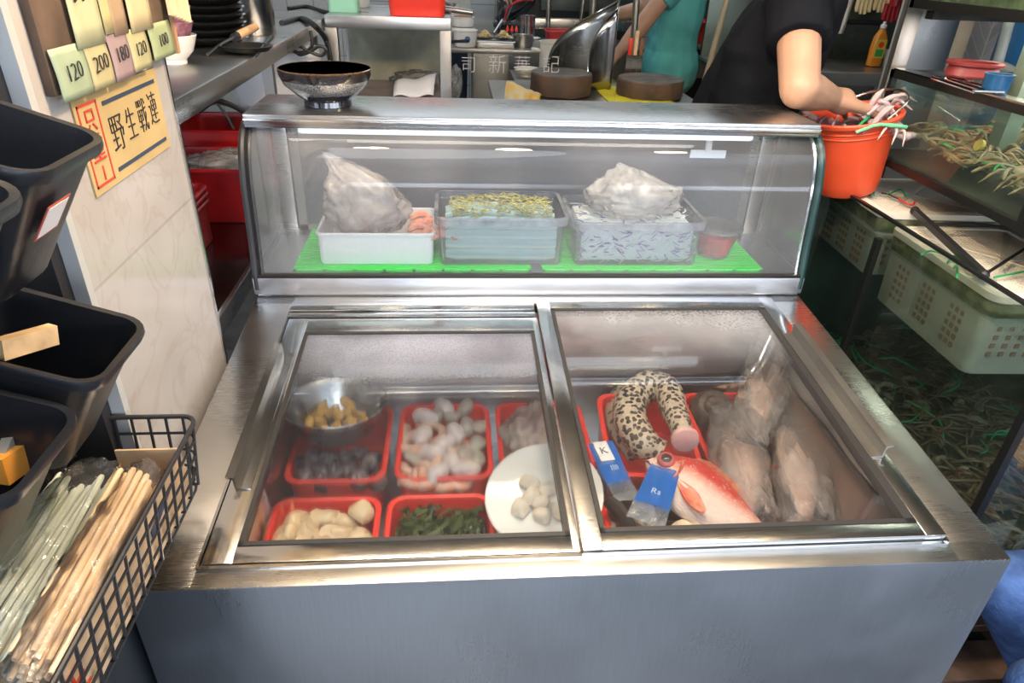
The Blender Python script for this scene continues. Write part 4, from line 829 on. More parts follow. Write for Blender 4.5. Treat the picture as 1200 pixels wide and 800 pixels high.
# bowls and plates on the upper counter
uz = 1.2755
def bowl(c, r, h, mt_, name, label, fr=.5, group=None): 
    o = MB().lathe([(.001,0),(r*fr,0),(r*fr,.008),(r*.8,h*.45),(r,h),(r*.965,h+.001),(r*.76,h*.48),(r*.4,.012),(.001,.011)], c, 32).build(name, mt_); return tag(o, label, 'bowl', group)
q = atz(219,76,uz); bowl((q.x-.035,q.y+.02,uz), .058, .058, WHITECER, 'white_bowl', 'white ceramic bowl at the bottom of the small bowl stack on the upper counter')
pkb = mat('mauve_speckled_glaze', (.30,.13,.17), .4, noise=.3, nscale=90)
for k in range(2): bowl((q.x-.035,q.y+.02,uz+.030+.030*k), .056, .055, pkb, 'mauve_bowl', ('lower','upper')[k]+' mauve speckled bowl stacked in the white ceramic bowl')
pb = mat('black_glazed_plate', (.012,.011,.010), .14); qq = atz(250,52,uz)
for k in range(9):
    o = MB().lathe([(.001,0),(.07,0),(.085,.004),(.105,.016),(.107,.018),(.104,.0195),(.08,.007),(.001,.004)], (qq.x-.02,qq.y+.02,uz+.0185*k), 36).build('black_plate', pb); tag(o, 'black glazed plate in the tall stack on the upper counter', 'plate', 'black plates stacked on the upper counter')
# steel pot cylinder
q = atz(303,42,uz); tag(MB().lathe([(.001,0),(.058,0),(.060,.004),(.060,.26),(.064,.262),(.064,.266),(.058,.266),(.056,.01),(.001,.006)], (q.x-.02,q.y+.05,uz), 36).build('steel_pot', steel('pot_steel', (.5,.5,.5), .18, (40,40,2))), 'tall cylindrical stainless steel pot on the upper counter', 'pot')
# ladle with wooden grip
ld = thing('skimmer', 'black skimmer with a wooden grip lying on the upper counter', 'skimmer', (-.75,1.45,uz)); a = atz(243,64,uz+.004); b = atz(278,42,uz+.03); c = atz(300,31,uz+.048)
MB().tube([a,a.lerp(b,.5)+V((0,0,.004)),b], .0035, 8).build('shaft', STEELD, ld); MB().tube([b,b.lerp(c,.1),c], [.009,.011,.010], 12).build('handle', mat('worn_wood_grip', (.50,.30,.15), .5, noise=.3, nscale=40), ld, label='wooden grip'); MB().tube([b.lerp(a,.12),b], .0105, 12).build('ferrule', BLACKRUB, ld)
s_ = atz(290,60,uz+.004); m = MB().lathe([(.001,.002),(.05,.004),(.062,.014),(.064,.014),(.052,.002),(.001,0)], s_, 32); tag(m.build('black_pan_lid', mat('black_iron', (.02,.02,.02), .3)), 'shallow black iron dish lying beside the steel pot on the upper counter', 'dish')
a = atz(300,66,uz+.004); b = atz(318,44,uz+.014); tag(MB().tube([a, a.lerp(b,.5)+V((0,0,.003)), b], [.003,.004,.006], 8).build('black_spatula', BLACKRUB), 'thin black spatula by the shallow iron dish', 'spatula')
# black cables
def cable(pts, r, label, n=8): return tag(MB().tube(spline(pts, n), r, 8).build('black_cable', BLACKRUB), label, 'cable')
p0 = atz(330,27,uz+.006); cable([p0, atz(352,22,uz+.006), atz(366,28,uz+.01), aty(381,45,2.05), aty(387,70,2.0), aty(388,100,1.95), aty(388,120,1.93)], .0095, 'thick black cable hanging over the end of the upper counter')
cable([atz(338,10,uz+.005), atz(360,8,uz+.005), atz(385,15,uz+.006), atz(420,16,uz+.006), atz(432,17,uz+.006)], .008, 'black cable lying along the back shelf')
Y = 1.80; cable([aty(x_, y_, Y) for x_, y_ in ((364,36),(366,50),(362,58),(350,62),(343,58),(350,54),(362,60),(376,65),(382,58),(374,54),(364,60),(352,64),(346,60))], .0055, 'thin black cord tied in a bow under the upper counter')
cable([aty(232,131,.92), aty(250,119,.95), aty(268,122,.98), aty(285,131,1.0), aty(291,140,1.01)], .006, 'black cable under the near end of the upper counter'); cable([aty(255,122,.95), aty(266,136,.95), aty(274,151,.95)], .003, 'thin black wire hanging above the red basins')
# ================================================================== KITCHEN BEHIND THE CASE
# raised steel box shelf (left of the kitchen view)
gb = thing('steel_shelf_table', 'stainless steel box shelf standing behind the case, left of the kitchen', 'shelf', (-.42,2.3,.15))
MB().box(-.655,-.188,2.2,2.75,1.245,1.288,.003).build('top', STEEL, gb)
for x in (-.23,-.655): 
    for y in (2.2,2.71): MB().box(x,x+.042,y,y+.04,.15,1.245,.002).build('leg', STEELD, gb)
MB().box(-.655,-.19,2.2,2.75,.96,.985).build('shelf', mat('pinkish_shelf_board', (.32,.26,.24), .5, noise=.2), gb, smooth=False)
MB().box(-.64,-.20,2.70,2.712,.985,1.245).build('back_sheet', mat('mottled_green_grey_sheet', (.40,.42,.33), .5, noise=.15, nscale=14), gb, smooth=False)
m = MB().grid(lambda u, v: V((lerp(-.42,-.25,u)+.02*(v-.5)*u, 2.24+.22*v, .99+.075*math.sin(PI*min(1,v*.9+.05))*(.6+.4*u)+.006*math.sin(u*9))), 10, 10); tag(m.build('folded_paper', mat('white_paper_sheet', (.80,.80,.82), .6), solid=.002), 'folded white paper on the shelf inside the steel box shelf', 'paper')
bag('plastic_bag', (-.33,2.52,1.02), (.12,.08,.035), 'clear crumpled plastic behind the folded white paper', 2.7, FILM2)
bag('plastic_bag', (-.175,2.55,1.00), (.035,.06,.075), 'grey translucent plastic bag hanging at the right leg of the steel box shelf', 4.9, film('grey_bag_film', (.62,.66,.68), .5))
big_basin(-.315,2.33,1.2885,.235,.20,.09,'bright red basin on top of the steel box shelf','red_tub',REDPL)
tag(MB().lathe([(.001,0),(.085,0),(.09,.01),(.093,.20),(.085,.21),(.08,.21),(.08,.012),(.001,.01)], (-.62,2.62,1.2885), 32).build('white_tub', mat('milky_plastic', (.70,.74,.74), .4)), 'round white tub on the steel box shelf, left of the red basin', 'tub')
tag(basin_mb(.12,.10,.09,r=.015,taper=.92,M=Tr(-.60,2.36,1.2885)).build('mint_container', mat('mint_plastic', (.30,.62,.45), .35)), 'mint green plastic container at the corner of the upper counters', 'container')
kn = thing('strainer', 'metal strainer handle sticking out beside the red basin on the steel box shelf', 'strainer', (-.17,2.45,1.29)); MB().tube([V((-.21,2.42,1.305)),V((-.10,2.40,1.295))], [.012,.010], 10).build('handle', STEEL, kn); MB().lathe([(.03,0),(.055,.03),(.057,.03),(.033,0)], (-.22,2.5,1.29), 20).build('cup', STEEL, kn)
# rear stainless cabinet with food on top
cb = thing('steel_cabinet', 'grey stainless steel cabinet at the centre of the kitchen carrying the noodle plates', 'cabinet', (.02,3.3,.15))
MB().box(-.075,.112,3.2,3.7,.17,1.045,.003).build('body', mat('dull_grey_steel', (.22,.225,.215), .45, metal=.7, noise=.15), cb); MB().box(-.068,.105,3.193,3.2,.20,1.03,.002).build('door', mat('dull_grey_steel', (.22,.225,.215), .45, metal=.7), cb); MB().box(-.35,.60,3.2,3.75,1.045,1.065,.003).build('worktop', STEELD, cb); MB().box(-.05,-.04,3.185,3.193,.7,.82).build('handle', STEELP, cb)
MB().box(-.06,.10,3.21,3.6,.15,.17).build('plinth', BLACKMT, cb, smooth=False)
MB().box(.55,.58,3.22,3.25,.15,1.045).build('leg', STEELD, cb, smooth=False); MB().box(-.34,-.31,3.22,3.25,.15,1.045).build('leg', STEELD, cb, smooth=False)
tag(basin_mb(.21,.17,.032,r=.01,taper=.95,M=Tr(.045,3.34,1.066)).build('steel_tray', STEEL), 'shallow stainless tray under the noodle plates', 'tray')
nd = mat('egg_noodles', (.78,.60,.28), .5, noise=.1, nscale=40)
for k, x in enumerate((-.010,.088)):
    tag(MB().lathe([(.001,0),(.035,0),(.058,.012),(.060,.014),(.034,.004),(.001,.003)], (x,3.34,1.0985), 28).build('noodle_plate', mat('dark_plate', (.03,.03,.03), .3)), ('left','right')[k]+' dark plate of noodles on the steel cabinet', 'plate')
    m = MB()
    for i in range(60):
        a, r = U(0,6.3), U(0,.034); c = V((x+r*math.cos(a), 3.34+r*math.sin(a), 1.108+.028*(1-r/.034)+U(0,.006))); t = U(0,6.3); d = V((math.cos(t),math.sin(t),U(-.2,.2)))*.014; m.tube([c-d, c+V((0,0,.004)), c+d], .0022, 5)
    tag(m.build('noodles', nd, merge=False), 'pile of yellow noodles on the '+('left','right')[k]+' plate', 'noodles', None, 'stuff')
def pot(c, r, h, mt_, name, label, handles=True, cat='pot'):
    root = thing(name, label, cat, c); MB().lathe([(.001,0),(r*.94,0),(r,.012),(r,h-.004),(r*1.06,h),(r*1.06,h+.004),(r*.95,h+.003),(r*.92,.014),(.001,.01)], c, 32).build('body', mt_, root)
    if handles:
        for s in (-1,1): MB().tube(spline([V(c)+V((s*r,-.03,h*.75)),V(c)+V((s*(r+.035),-.022,h*.78)),V(c)+V((s*(r+.035),.022,h*.78)),V(c)+V((s*r,.03,h*.75))],5), .0055, 8).build('handle', mt_, root)
    return root
pot((.195,3.36,1.066), .055, .055, STEEL, 'steel_pot', 'small shiny stainless pot right of the noodle plates'); pot((.245,3.62,1.066), .042, .13, STEELP, 'steel_cup', 'tall stainless cup behind the small shiny pot', False, 'cup')
pot((-.115,3.32,1.066), .062, .075, WHITEPL, 'enamel_pot', 'white enamel pot with a blue mark, left of the noodle plates', False)
tag(MB().lathe([(.001,0),(.015,0),(.015,.002),(.001,.002)], (0,0,0), 16).xf(Tr(-.105,3.258,1.105)@Rx(PI/2)).build('blue_mark', mat('blue_enamel', (.05,.2,.5), .4)), 'round blue mark on the white enamel pot', 'mark')
pot((-.125,3.5,1.145), .060, .045, WHITEPL, 'enamel_pot', 'white enamel bowl of brown sauce stacked left of the noodle plates', False); tag(MB().lathe([(.001,.0),(.056,.0),(.05,.01),(.001,.014)], (-.125,3.5,1.186), 24).build('brown_sauce', mat('brown_sauce', (.35,.14,.03), .3)), 'brown sauce in the white enamel bowl', 'sauce')
tag(MB().box(-.20,-.06,3.42,3.58,1.066,1.143,.004).build('steel_box', STEELD), 'steel box under the bowl of brown sauce', 'box')
pan = thing('frying_pan', 'black frying pan lying beside the enamel pots', 'pan', (-.21,3.30,1.066)); MB().lathe([(.001,0),(.05,0),(.065,.02),(.067,.02),(.051,.003),(.001,.003)], (-.27,3.40,1.066), 28).build('body', mat('black_iron', (.02,.02,.02), .3), pan); MB().tube([V((-.24,3.34,1.08)),V((-.10,3.235,1.10))], .008, 8).build('handle', BLACKRUB, pan)
for i in range(3):
    x = .125+.025*i; bt = thing('sauce_bottle', ('left','middle','right')[i]+' dark sauce bottle with a red nozzle on the steel cabinet', 'bottle', (x,3.55,1.066)); MB().lathe([(.001,0),(.011,0),(.011,.045),(.008,.055),(.001,.055)], (x,3.55,1.066), 16).build('body', mat('dark_bottle', (.03,.03,.03), .2), bt); MB().lathe([(.009,.055),(.009,.066),(.003,.085),(.001,.085)], (x,3.55,1.066), 14).build('nozzle', REDPL, bt)
# side prep bench running towards the case, with white pots and bowls
sb_ = thing('prep_bench', 'dark steel bench between the cabinet and the chopping table', 'bench', (.30,2.95,.15))
MB().box(.115,.62,2.75,3.15,.955,.975,.003).build('worktop', STEELD, sb_); MB().box(.12,.6,2.77,3.12,.45,.46).build('shelf', STEELD, sb_, smooth=False)
for x in (.12,.57):
    for y in (2.77,3.10): MB().box(x,x+.03,y,y+.03,.15,.955).build('leg', STEELD, sb_, smooth=False)
EN = mat('white_enamel', (.70,.68,.62), .35, noise=.05)
pot((.345,3.04,.976), .092, .15, EN, 'enamel_bucket', 'large white enamel pot at the back of the bench'); pot((.385,2.86,.976), .080, .13, EN, 'enamel_bucket', 'smaller white enamel pot in front of the large one', False)
for k, (px, py, r, y, lb) in enumerate(((617,72,.062,2.95,'wide white bowl on the near left of the bench'),(644,79,.056,2.80,'white bowl between the enamel pots and the left chopping block'))):
    q = aty(px,py,y); bowl((q.x,q.y,.976), r, .04, EN, 'white_bowl', lb)
big_basin(.43,3.5,1.066,.20,.16,.075,'dark red basin behind the white enamel pots','red_tub',REDDK)
# cooking range: hood, steel bar and woks
rg = thing('cooking_range', 'dark cooking range with a steel bar along its front at the back of the kitchen', 'range', (.5,4.4,.15))
MB().box(.14,1.15,4.15,4.9,.15,.98,.004).build('body', STEELD, rg); MB().box(.24,1.05,4.02,4.10,1.095,1.155,.003).build('front_bar', STEEL, rg); MB().box(.14,1.15,4.7,4.9,.98,1.6,.004).build('back_plate', mat('sooty_steel', (.06,.065,.06), .4, metal=.6), rg)
MB().box(.40,1.15,4.35,4.4,1.18,1.75,.004).build('hood_sheet', mat('grey_green_hood', (.13,.15,.14), .3, metal=.7, noise=.2), rg)
MB().box(.46,.48,4.05,4.12,.98,1.1).build('bar_bracket', STEEL, rg, smooth=False); MB().box(.95,.97,4.05,4.12,.98,1.1).build('bar_bracket', STEEL, rg, smooth=False)
wk = mat('black_iron', (.02,.02,.02), .3)
for k in range(3):
    c = V((.24+.035*k,4.30+.02*k,1.10+.045*k)); w = thing('wok', ('lowest','middle','top')[k]+' black wok leaning at the left of the cooking range', 'wok', c); MB().lathe([(.001,0),(.06,.012),(.11,.045),(.13,.085),(.133,.085),(.112,.042),(.06,.008),(.001,-.004)], c, 28, M=Tr(c)@Ry(-.7)@Rx(.3)@Tr(-c)).build('bowl', wk, w); MB().tube([c+V((-.10,-.05,.02)),c+V((-.16,-.16,-.05-.02*k))], .008, 8).build('handle', wk if k else STEEL, w)
tag(MB().tube(spline([V((.15,4.15,1.12)),V((.17,4.15,1.20)),V((.25,4.15,1.245)),V((.33,4.15,1.25))],6), .008, 8).build('red_hose', REDDK), 'dark red hose arching over the woks', 'hose')
# steel posts
def post(px0, py0, px1, py1, y, r, label, mt_=None, z0=.15):
    a, b = aty(px0,py0,y), aty(px1,py1,y); d = (a-b).normalized(); top = b + d*((1.75-b.z)/d.z); bot = b - d*((b.z-z0)/d.z)
    pt = thing('steel_post', label, 'post', bot); MB().tube([bot,top], r, 14).build('tube', mt_ or steel('post_steel', (.34,.33,.28), .3, (40,40,2)), pt); MB().lathe([(.001,0),(r*2.4,0),(r*2.4,.006),(r*1.1,.008),(.001,.008)], bot, 20).build('foot_plate', STEELD, pt)
post(643,0,642,45,3.85,.014,'slim steel post left of the kitchen, in front of the range'); post(684,0,679,40,3.7,.011,'thin steel post with a yellow string'); post(696,0,693,45,3.6,.022,'thick steel post behind the curved steel guards'); post(746,0,739,95,2.72,.015,'steel post in front of the teal shirt')
tag(MB().tube(spline([aty(690,29,3.66),aty(683,31,3.66),aty(680,38,3.66),aty(677,46,3.66)],5), .006, 6).build('yellow_string', mat('yellow_string', (.75,.60,.05), .6)), 'yellow string tied round the thin steel post', 'string')
# chopping table
ct = thing('chopping_table', 'steel table behind the case carrying two round chopping blocks', 'table', (.45,2.4,.15))
MB().box(-.02,.845,2.20,2.72,.975,.992,.003).build('tabletop', STEELD, ct); MB().box(-.02,.845,2.19,2.203,.955,.990,.002).build('front_lip', STEELP, ct)
for x in (.0,.79):
    for y in (2.24,2.66): MB().box(x,x+.035,y,y+.035,.15,.975).build('leg', STEELD, ct, smooth=False)
MB().box(.0,.82,2.24,2.69,.40,.415).build('lower_shelf', STEELD, ct, smooth=False)
wt = mat('worn_block_top', (.11,.09,.07), .6, noise=.4, nscale=16, bump=(40,.3)); wsd = mat('block_bark_side', (.13,.075,.045), .7, col2=(.06,.04,.03), nscale=9, bump=(30,.5))
for k, (x, r, h, lb) in enumerate(((.275,.130,.085,'left round wooden chopping block, inside the curved steel guard'),(.66,.142,.070,'right round wooden chopping block on the yellow cloth'))):
    c = V((x,2.40,.9965)); b = thing('chopping_block', lb, 'chopping block', c); MB().lathe([(.001,0),(r*.97,0),(r,.01),(r*.99,h*.5),(r,h-.012),(r*.985,h-.006)], c, 44).jitter(.003,18,k).build('side', wsd, b); MB().lathe([(.001,h-.006),(r*.9,h-.004),(r*.984,h-.006),(r*.97,h),(r*.6,h-.002),(.001,h-.001)], c, 44).build('cutting_face', wt, b)
def cloth(name, x0, x1, y0, y1, z, mt_, label, seed, drop=0):
    m = MB().grid(lambda u, v: V((lerp(x0,x1,u)+.012*mnoise.noise(V((u*3,v*3,seed))), lerp(y0,y1,v)+.012*mnoise.noise(V((u*4,v*2,seed+3))), z+.004+.006*abs(mnoise.noise(V((u*7,v*7,seed+9)))) - (drop*max(0,.5-v)*2 if drop else 0))), 22, 14); return tag(m.build(name, mt_, solid=.002), label, 'cloth')
cloth('yellow_cloth', .45,.73,2.215,2.60,.9905,mat('bright_yellow_cloth', (.80,.72,.02), .7, noise=.1, nscale=12),'bright yellow cloth spread under the right chopping block',1.)
prt = mat('printed_orange_cloth', (.75,.45,.08), .7, col2=(.62,.58,.40), nscale=22)
tag(MB().grid(lambda u, v: V((lerp(.03,.17,u)+.02*(v-.5), lerp(2.185,2.27,v)+.010*math.sin(u*9), .996+.07*math.sin(PI*min(1,v*.8+.02))*(1-.75*u)+.010*abs(mnoise.noise(V((u*5,v*4,2)))))), 24, 18).build('printed_cloth', prt, solid=.002), 'orange and yellow printed cloth bunched at the left end of the chopping table', 'cloth')
# curved steel guards
def guard(c, r, a0, a1, z0, h0, h1, label, mt_, lean=0):
    m = MB().grid(lambda u, v: V((c[0]+r*math.cos(lerp(a0,a1,u)), c[1]+r*math.sin(lerp(a0,a1,u)), lerp(z0, z0+lerp(h0,h1,u**.7), v))), 30, 8)
    root = thing('steel_guard', label, 'splash guard', (c[0],c[1],z0)); m.build('sheet', mt_, root, solid=.002)
    MB().tube([V((c[0]+r*math.cos(lerp(a0,a1,i/30)), c[1]+r*math.sin(lerp(a0,a1,i/30)), z0+lerp(h0,h1,(i/30)**.7))) for i in range(31)], .0035, 6).build('rolled_edge', STEELP, root)
guard((.385,2.47), .160, PI*1.02, PI*.16, .9925, .05, .36, 'curved steel guard standing behind the left chopping block', steel('guard_steel', (.42,.43,.42), .22, (3,3,60)))
guard((.478,2.42), .088, PI*1.12, PI*.38, .9925, .012, .33, 'narrower curved steel guard standing right of the left chopping block', steel('guard_steel_dark', (.40,.38,.38), .2, (3,3,60)))
# knives in a holder behind the right block
for k, x in enumerate((.575,.60,.625)):
    kf = thing('kitchen_knife', ('red handled','pale wooden handled','brown handled')[k]+' knife standing behind the right chopping block', 'knife', (x+.03,2.60,.9925)); MB().box(x+.018,x+.042,2.597,2.603,.993,1.13).build('blade', STEELP, kf, smooth=False); MB().box(x+.022,x+.038,2.592,2.608,1.13,1.20+.03*(k==1),.003).build('handle', (REDPL, mat('pale_tan_wood', (.74,.55,.33), .6), mat('brown_handle', (.22,.10,.05), .5))[k], kf)
# glass screen with the white lettering
gs = thing('glass_screen', 'clear glass screen with handwritten white Chinese lettering behind the case', 'glass screen', (.12,1.9,.15))
MB().box(-.16,.40,1.90,1.904,.20,1.36).build('pane', glass('clear_screen_glass', (.98,.985,.98), refl=.35), gs, smooth=False); MB().box(-.16,.40,1.88,1.92,.15,.20,.003).build('foot', STEELD, gs)
WI = mat('white_chalk_ink', (.45,.45,.47), .7)
for s_, px, sz in (('司',549,.058),('新',583,.068),('華',612,.062),('記',646,.064)):
    q = aty(px,77,1.8995); text_mesh('lettering', s_, sz, frame_of(q, V((1,0,0)), V((0,0,1)), V((0,-1,0))), WI, gs, weight=-.001)
# shelves and bins on the right of the kitchen
sh = thing('storage_shelf', 'dark shelf at the right of the kitchen carrying a red crate', 'shelf', (1.3,3.5,.15))
MB().box(1.10,1.75,3.35,3.85,1.075,1.10,.003).build('shelf_board', STEELD, sh)
MB().box(1.10,1.75,3.83,3.85,.15,1.6).build('back_board', mat('dark_back_board', (.05,.045,.04), .6), sh, smooth=False)
for x in (1.10,1.72): MB().box(x,x+.03,3.35,3.38,.15,1.6).build('upright', STEELD, sh, smooth=False)
big_basin(1.27,3.50,1.1015,.24,.2,.11,'red crate on the dark shelf beside the teal shirt','red_crate',REDPL)
q = aty(815,118,3.1); rb = thing('red_bucket', 'red lidded bucket on the kitchen floor behind the dark shirt', 'bucket', (1.20,3.0,.15)); c = V((1.15,3.05,.15)); MB().lathe([(.001,0),(.11,0),(.13,.66),(.135,.68),(.001,.68)], c, 28).build('body', REDPL, rb); MB().lathe([(.001,.70),(.05,.70),(.10,.695),(.14,.69),(.142,.67),(.136,.672),(.136,.681),(.001,.681)], c, 28).build('lid', REDPL, rb); MB().tube([c+V((-.03,0,.70)),c+V((-.02,0,.725)),c+V((.02,0,.725)),c+V((.03,0,.70))], .007, 8).build('knob', REDPL, rb)
post(852,0,826,95,2.75,.014,'leaning tan pole behind the dark shirt', mat('tan_pole', (.36,.30,.20), .4))
# sink at the right
sk = thing('sink_counter', 'stainless sink counter at the right behind the dark shirt', 'sink', (1.55,2.9,.15))
MB().box(1.12,2.3,2.55,2.60,1.03,1.085,.003).build('front_edge', STEEL, sk); MB().box(1.12,2.3,2.60,3.2,1.05,1.065).build('drainboard', STEELD, sk, smooth=False); MB().box(1.14,2.28,3.2,3.22,.95,1.55,.003).build('splash_back', steel('splash_steel', (.22,.25,.21), .3), sk)
sbm = basin_mb(.5,.4,.2,r=.04,taper=.93,M=Tr(1.62,2.88,.852)); sbm.build('basin', STEEL, sk)
for x in (1.36,2.2): 
    for y in (2.6,3.12): MB().tube([V((x,y,.15)),V((x,y,1.05))], .018, 12).build('leg', STEEL, sk)
MB().tube([V((1.62,3.19,1.25)),V((2.1,3.19,1.25))], .012, 10).build('rail', BLACKMT, sk)
q = aty(1024,72,2.95); c = V((q.x,2.95,1.0655))
ob = thing('soap_bottle', 'orange dish soap bottle with a coloured label standing by the sink', 'bottle', c); hgt = aty(1025,25,2.95).z-c.z
om = mat('orange_liquid_plastic', (.80,.28,.02), .25, coat=.4); MB().loft([[V((c.x+p.x,c.y+p.y,c.z+z*hgt)) for p in rrect(w,d,min(w,d)*.35,4)] for w,d,z in ((.05,.035,0),(.066,.045,.02),(.070,.046,.4),(.062,.042,.66),(.032,.03,.80),(.024,.024,.86),(.024,.024,.88))]).build('body', om, ob); MB().lathe([(.015,.86*hgt),(.015,.93*hgt),(.008,.95*hgt),(.007,1.0*hgt),(.001,1.0*hgt)], c, 16).build('cap', WHITEPL, ob)
MB().box(c.x-.027,c.x+.027,c.y-.0245,c.y-.0235,c.z+.2*hgt,c.z+.62*hgt,0).build('label_sticker', mat('yellow_label', (.75,.60,.05), .5), ob, smooth=False); MB().box(c.x-.020,c.x+.020,c.y-.0252,c.y-.0244,c.z+.24*hgt,c.z+.40*hgt).build('label_print', mat('green_print', (.05,.35,.10), .5), ob, smooth=False); MB().lathe([(.001,0),(.014,0),(.014,.001),(.001,.001)], (0,0,0), 18).xf(Tr(c.x,c.y-.0246,c.z+.50*hgt)@Rx(PI/2)).build('label_print', REDPL, ob)
q = aty(1038,76,2.95); tag(MB().lathe([(.001,0),(.03,0),(.04,.08),(.037,.08),(.027,.004),(.001,.003)], (q.x+.02,2.95,1.0655), 24).build('plastic_cup', mat('milky_cup', (.62,.66,.66), .4)), 'milky plastic cup beside the orange soap bottle', 'cup')
cl = aty(996,10,3.1); tag(MB().grid(lambda u, v: V((cl.x-.05+.085*u+.02*v, 3.165+.006*math.sin(u*14), lerp(1.195,1.5,v))), 16, 10).build('hand_towel', mat('white_towel', (.72,.72,.70), .8, noise=.06, bump=(60,.3)), solid=.006), 'white towel hanging on the wall rail above the sink', 'towel')
def glove(px, py, y, mt_, label, s=1.):
    q = aty(px,py,y); m = MB(); m.tube([q+V((0,0,.20*s)), q+V((0,0,.10*s)), q+V((0,0,.02*s))], [.045*s,.036*s,.04*s], 12, flat=.45)
    for i in range(4): m.tube([q+V(((-.03+.02*i)*s,0,.03*s)), q+V(((-.034+.0225*i)*s,-.004,-.03*s)), q+V(((-.034+.023*i)*s,-.01,-.062*s+.01*abs(i-1.5)*s))], [.0115*s,.011*s,.008*s], 8)
    m.tube([q+V((.035*s,0,.06*s)), q+V((.058*s,-.008,.02*s)), q+V((.062*s,-.01,-.015*s))], [.013*s,.011*s,.008*s], 8); tag(m.build('rubber_glove', mt_), label, 'glove')
glove(1013,2,3.12,mat('cream_glove', (.72,.62,.36), .5),'left cream rubber glove hanging above the sink'); glove(1034,0,3.12,mat('cream_glove', (.72,.62,.36), .5),'right cream rubber glove hanging beside the red one'); glove(1044,12,3.10,mat('red_glove', (.42,.02,.03), .45),'red rubber glove hanging at the right above the sink')
# ================================================================== RIGHT: TANKS
BK = mat('black_tank_frame', (.012,.013,.013), .3); TG = glass('tank_glass', (.88,.93,.88), fog=.02, fogcol=(.35,.45,.38), nscale=4, refl=.5); TG2 = glass('upper_tank_glass', (.86,.93,.91), fog=.04, fogcol=(.5,.6,.55), nscale=5, refl=.12)
WAT = glass('tank_water', (.82,.89,.84), refl=.6, rough=.01)
TX0, TX1, TY0, TY1, TZ0, TZ1 = .85, 1.72, .305, 1.262, .33, .995
tk = thing('seafood_tank', 'large glass tank of dark green water right of the freezer, white crates floating in it', 'fish tank', ((TX0+TX1)/2,(TY0+TY1)/2,.30))
MB().box(TX0,TX0+.008,TY0,TY1,TZ0,TZ1).build('front_glass', TG, tk, smooth=False); MB().box(TX0,TX1,TY0,TY0+.008,TZ0,TZ1).build('end_glass', TG, tk, smooth=False)
dg = mat('algae_green_wall', (.02,.045,.03), .5, noise=.5, nscale=6); MB().box(TX1-.01,TX1,TY0,TY1,TZ0,TZ1).build('back_wall', dg, tk, smooth=False); MB().box(TX0,TX1,TY1-.01,TY1,TZ0,TZ1).build('far_wall', dg, tk, smooth=False); MB().box(TX0,TX1,TY0,TY1,TZ0-.02,TZ0).build('bottom', dg, tk, smooth=False)
MB().box(TX0-.003,TX0+.012,TY0-.003,TY0+.014,TZ0-.02,TZ1).build('corner_seam', BK, tk, smooth=False); MB().box(TX0-.003,TX0+.010,.862,.880,TZ0-.02,TZ1-.055).build('middle_seam', BK, tk, smooth=False)
MB().box(TX0-.003,TX0+.007,TY0,TY1,TZ1-.002,TZ1+.004).box(TX0,TX1,TY0-.003,TY0+.008,TZ1-.002,TZ1+.004).build('rim', BK, tk, smooth=False); MB().box(TX0-.004,TX1,TY0-.004,TY1,TZ0-.045,TZ0-.018).build('base_frame', BK, tk, smooth=False)
m = MB().grid(lambda u, v: (lambda x,y: V((x,y,.925+.0025*mnoise.noise(V((x*14,y*14,0)))+.0015*mnoise.noise(V((x*40,y*40,3))))))(lerp(TX0+.009,TX1-.011,u),lerp(TY0+.009,TY1-.011,v)), 60, 66); m.build('water', WAT, tk, label='dark green water surface')
for x in (TX0+.02,TX1-.06):
    for y in (TY0+.02,TY1-.06): MB().box(x,x+.04,y,y+.04,0,TZ0-.045).build('leg', STEELD, tk, smooth=False)
def debris(name, x0, x1, y0, y1, z0, hgt, n, mtl, label, cat, seed, rad=(.002,.005), ln=(.04,.12), prof_=None):
    random.seed(seed); m = MB()
    for i in range(n):
        x, y = U(x0,x1), U(y0,y1); h = z0 + hgt*(.5+.5*mnoise.noise(V((x*5,y*5,seed))))*(prof_(x,y) if prof_ else 1) + U(-.01,.015)
        a, l, r = U(0,6.3), U(*ln), U(*rad); d = V((math.cos(a),math.sin(a),U(-.25,.3)))*l; k = d.cross(V((0,0,1))).normalized()*l*U(-.35,.35)+V((0,0,U(0,.02)))
        c = V((x,y,h)); P_ = [c-d*.5, c-d*.1+k, c+d*.5+k*.3]; P_ = [V((min(x1+.01,max(x0-.005,p.x)),min(y1,max(y0,p.y)),p.z)) for p in P_]; m.tube(spline(P_,3), [r*.4]+[r]*5+[r*.3], 5)
    o = m.build(name, mtl, merge=False); return tag(o, label, cat, None, 'stuff')
mud = mat('shell_litter', (.11,.10,.07), .5, col2=(.035,.05,.03), nscale=18, bump=(40,.8))
m = MB().grid(lambda u, v: (lambda x,y: V((x,y,.40+.05*mnoise.noise(V((x*6,y*6,1)))+.03*mnoise.noise(V((x*17,y*17,4))))))(lerp(TX0+.01,TX1-.012,u),lerp(TY0+.01,TY1-.012,v)), 50, 54); tag(m.build('tank_litter', mud), 'brown and green litter of shells on the floor of the large tank', 'litter', None, 'stuff')
pr = (lambda x,y: 1.0)
debris('prawn_legs', TX0+.02,1.35,TY0+.02,TY1-.02,.42,.08,520,mat('brown_legs', (.16,.08,.045), .4, col2=(.20,.16,.11), nscale=30),'heap of brown prawn legs and feelers on the floor of the large tank','litter',3,(.0015,.0045))
debris('green_netting', TX0+.02,1.30,TY0+.02,TY1-.02,.45,.07,30,mat('green_net_cord', (.02,.42,.18), .45),'tangled bright green cords on the floor of the large tank','cord',5,(.0018,.0035),(.05,.15))
debris('pale_shells', TX0+.02,1.35,TY0+.02,TY1-.02,.42,.06,120,mat('pale_shell_bits', (.26,.23,.17), .4),'pale shell pieces on the floor of the large tank','litter',8,(.004,.010),(.02,.05))
random.seed(21)
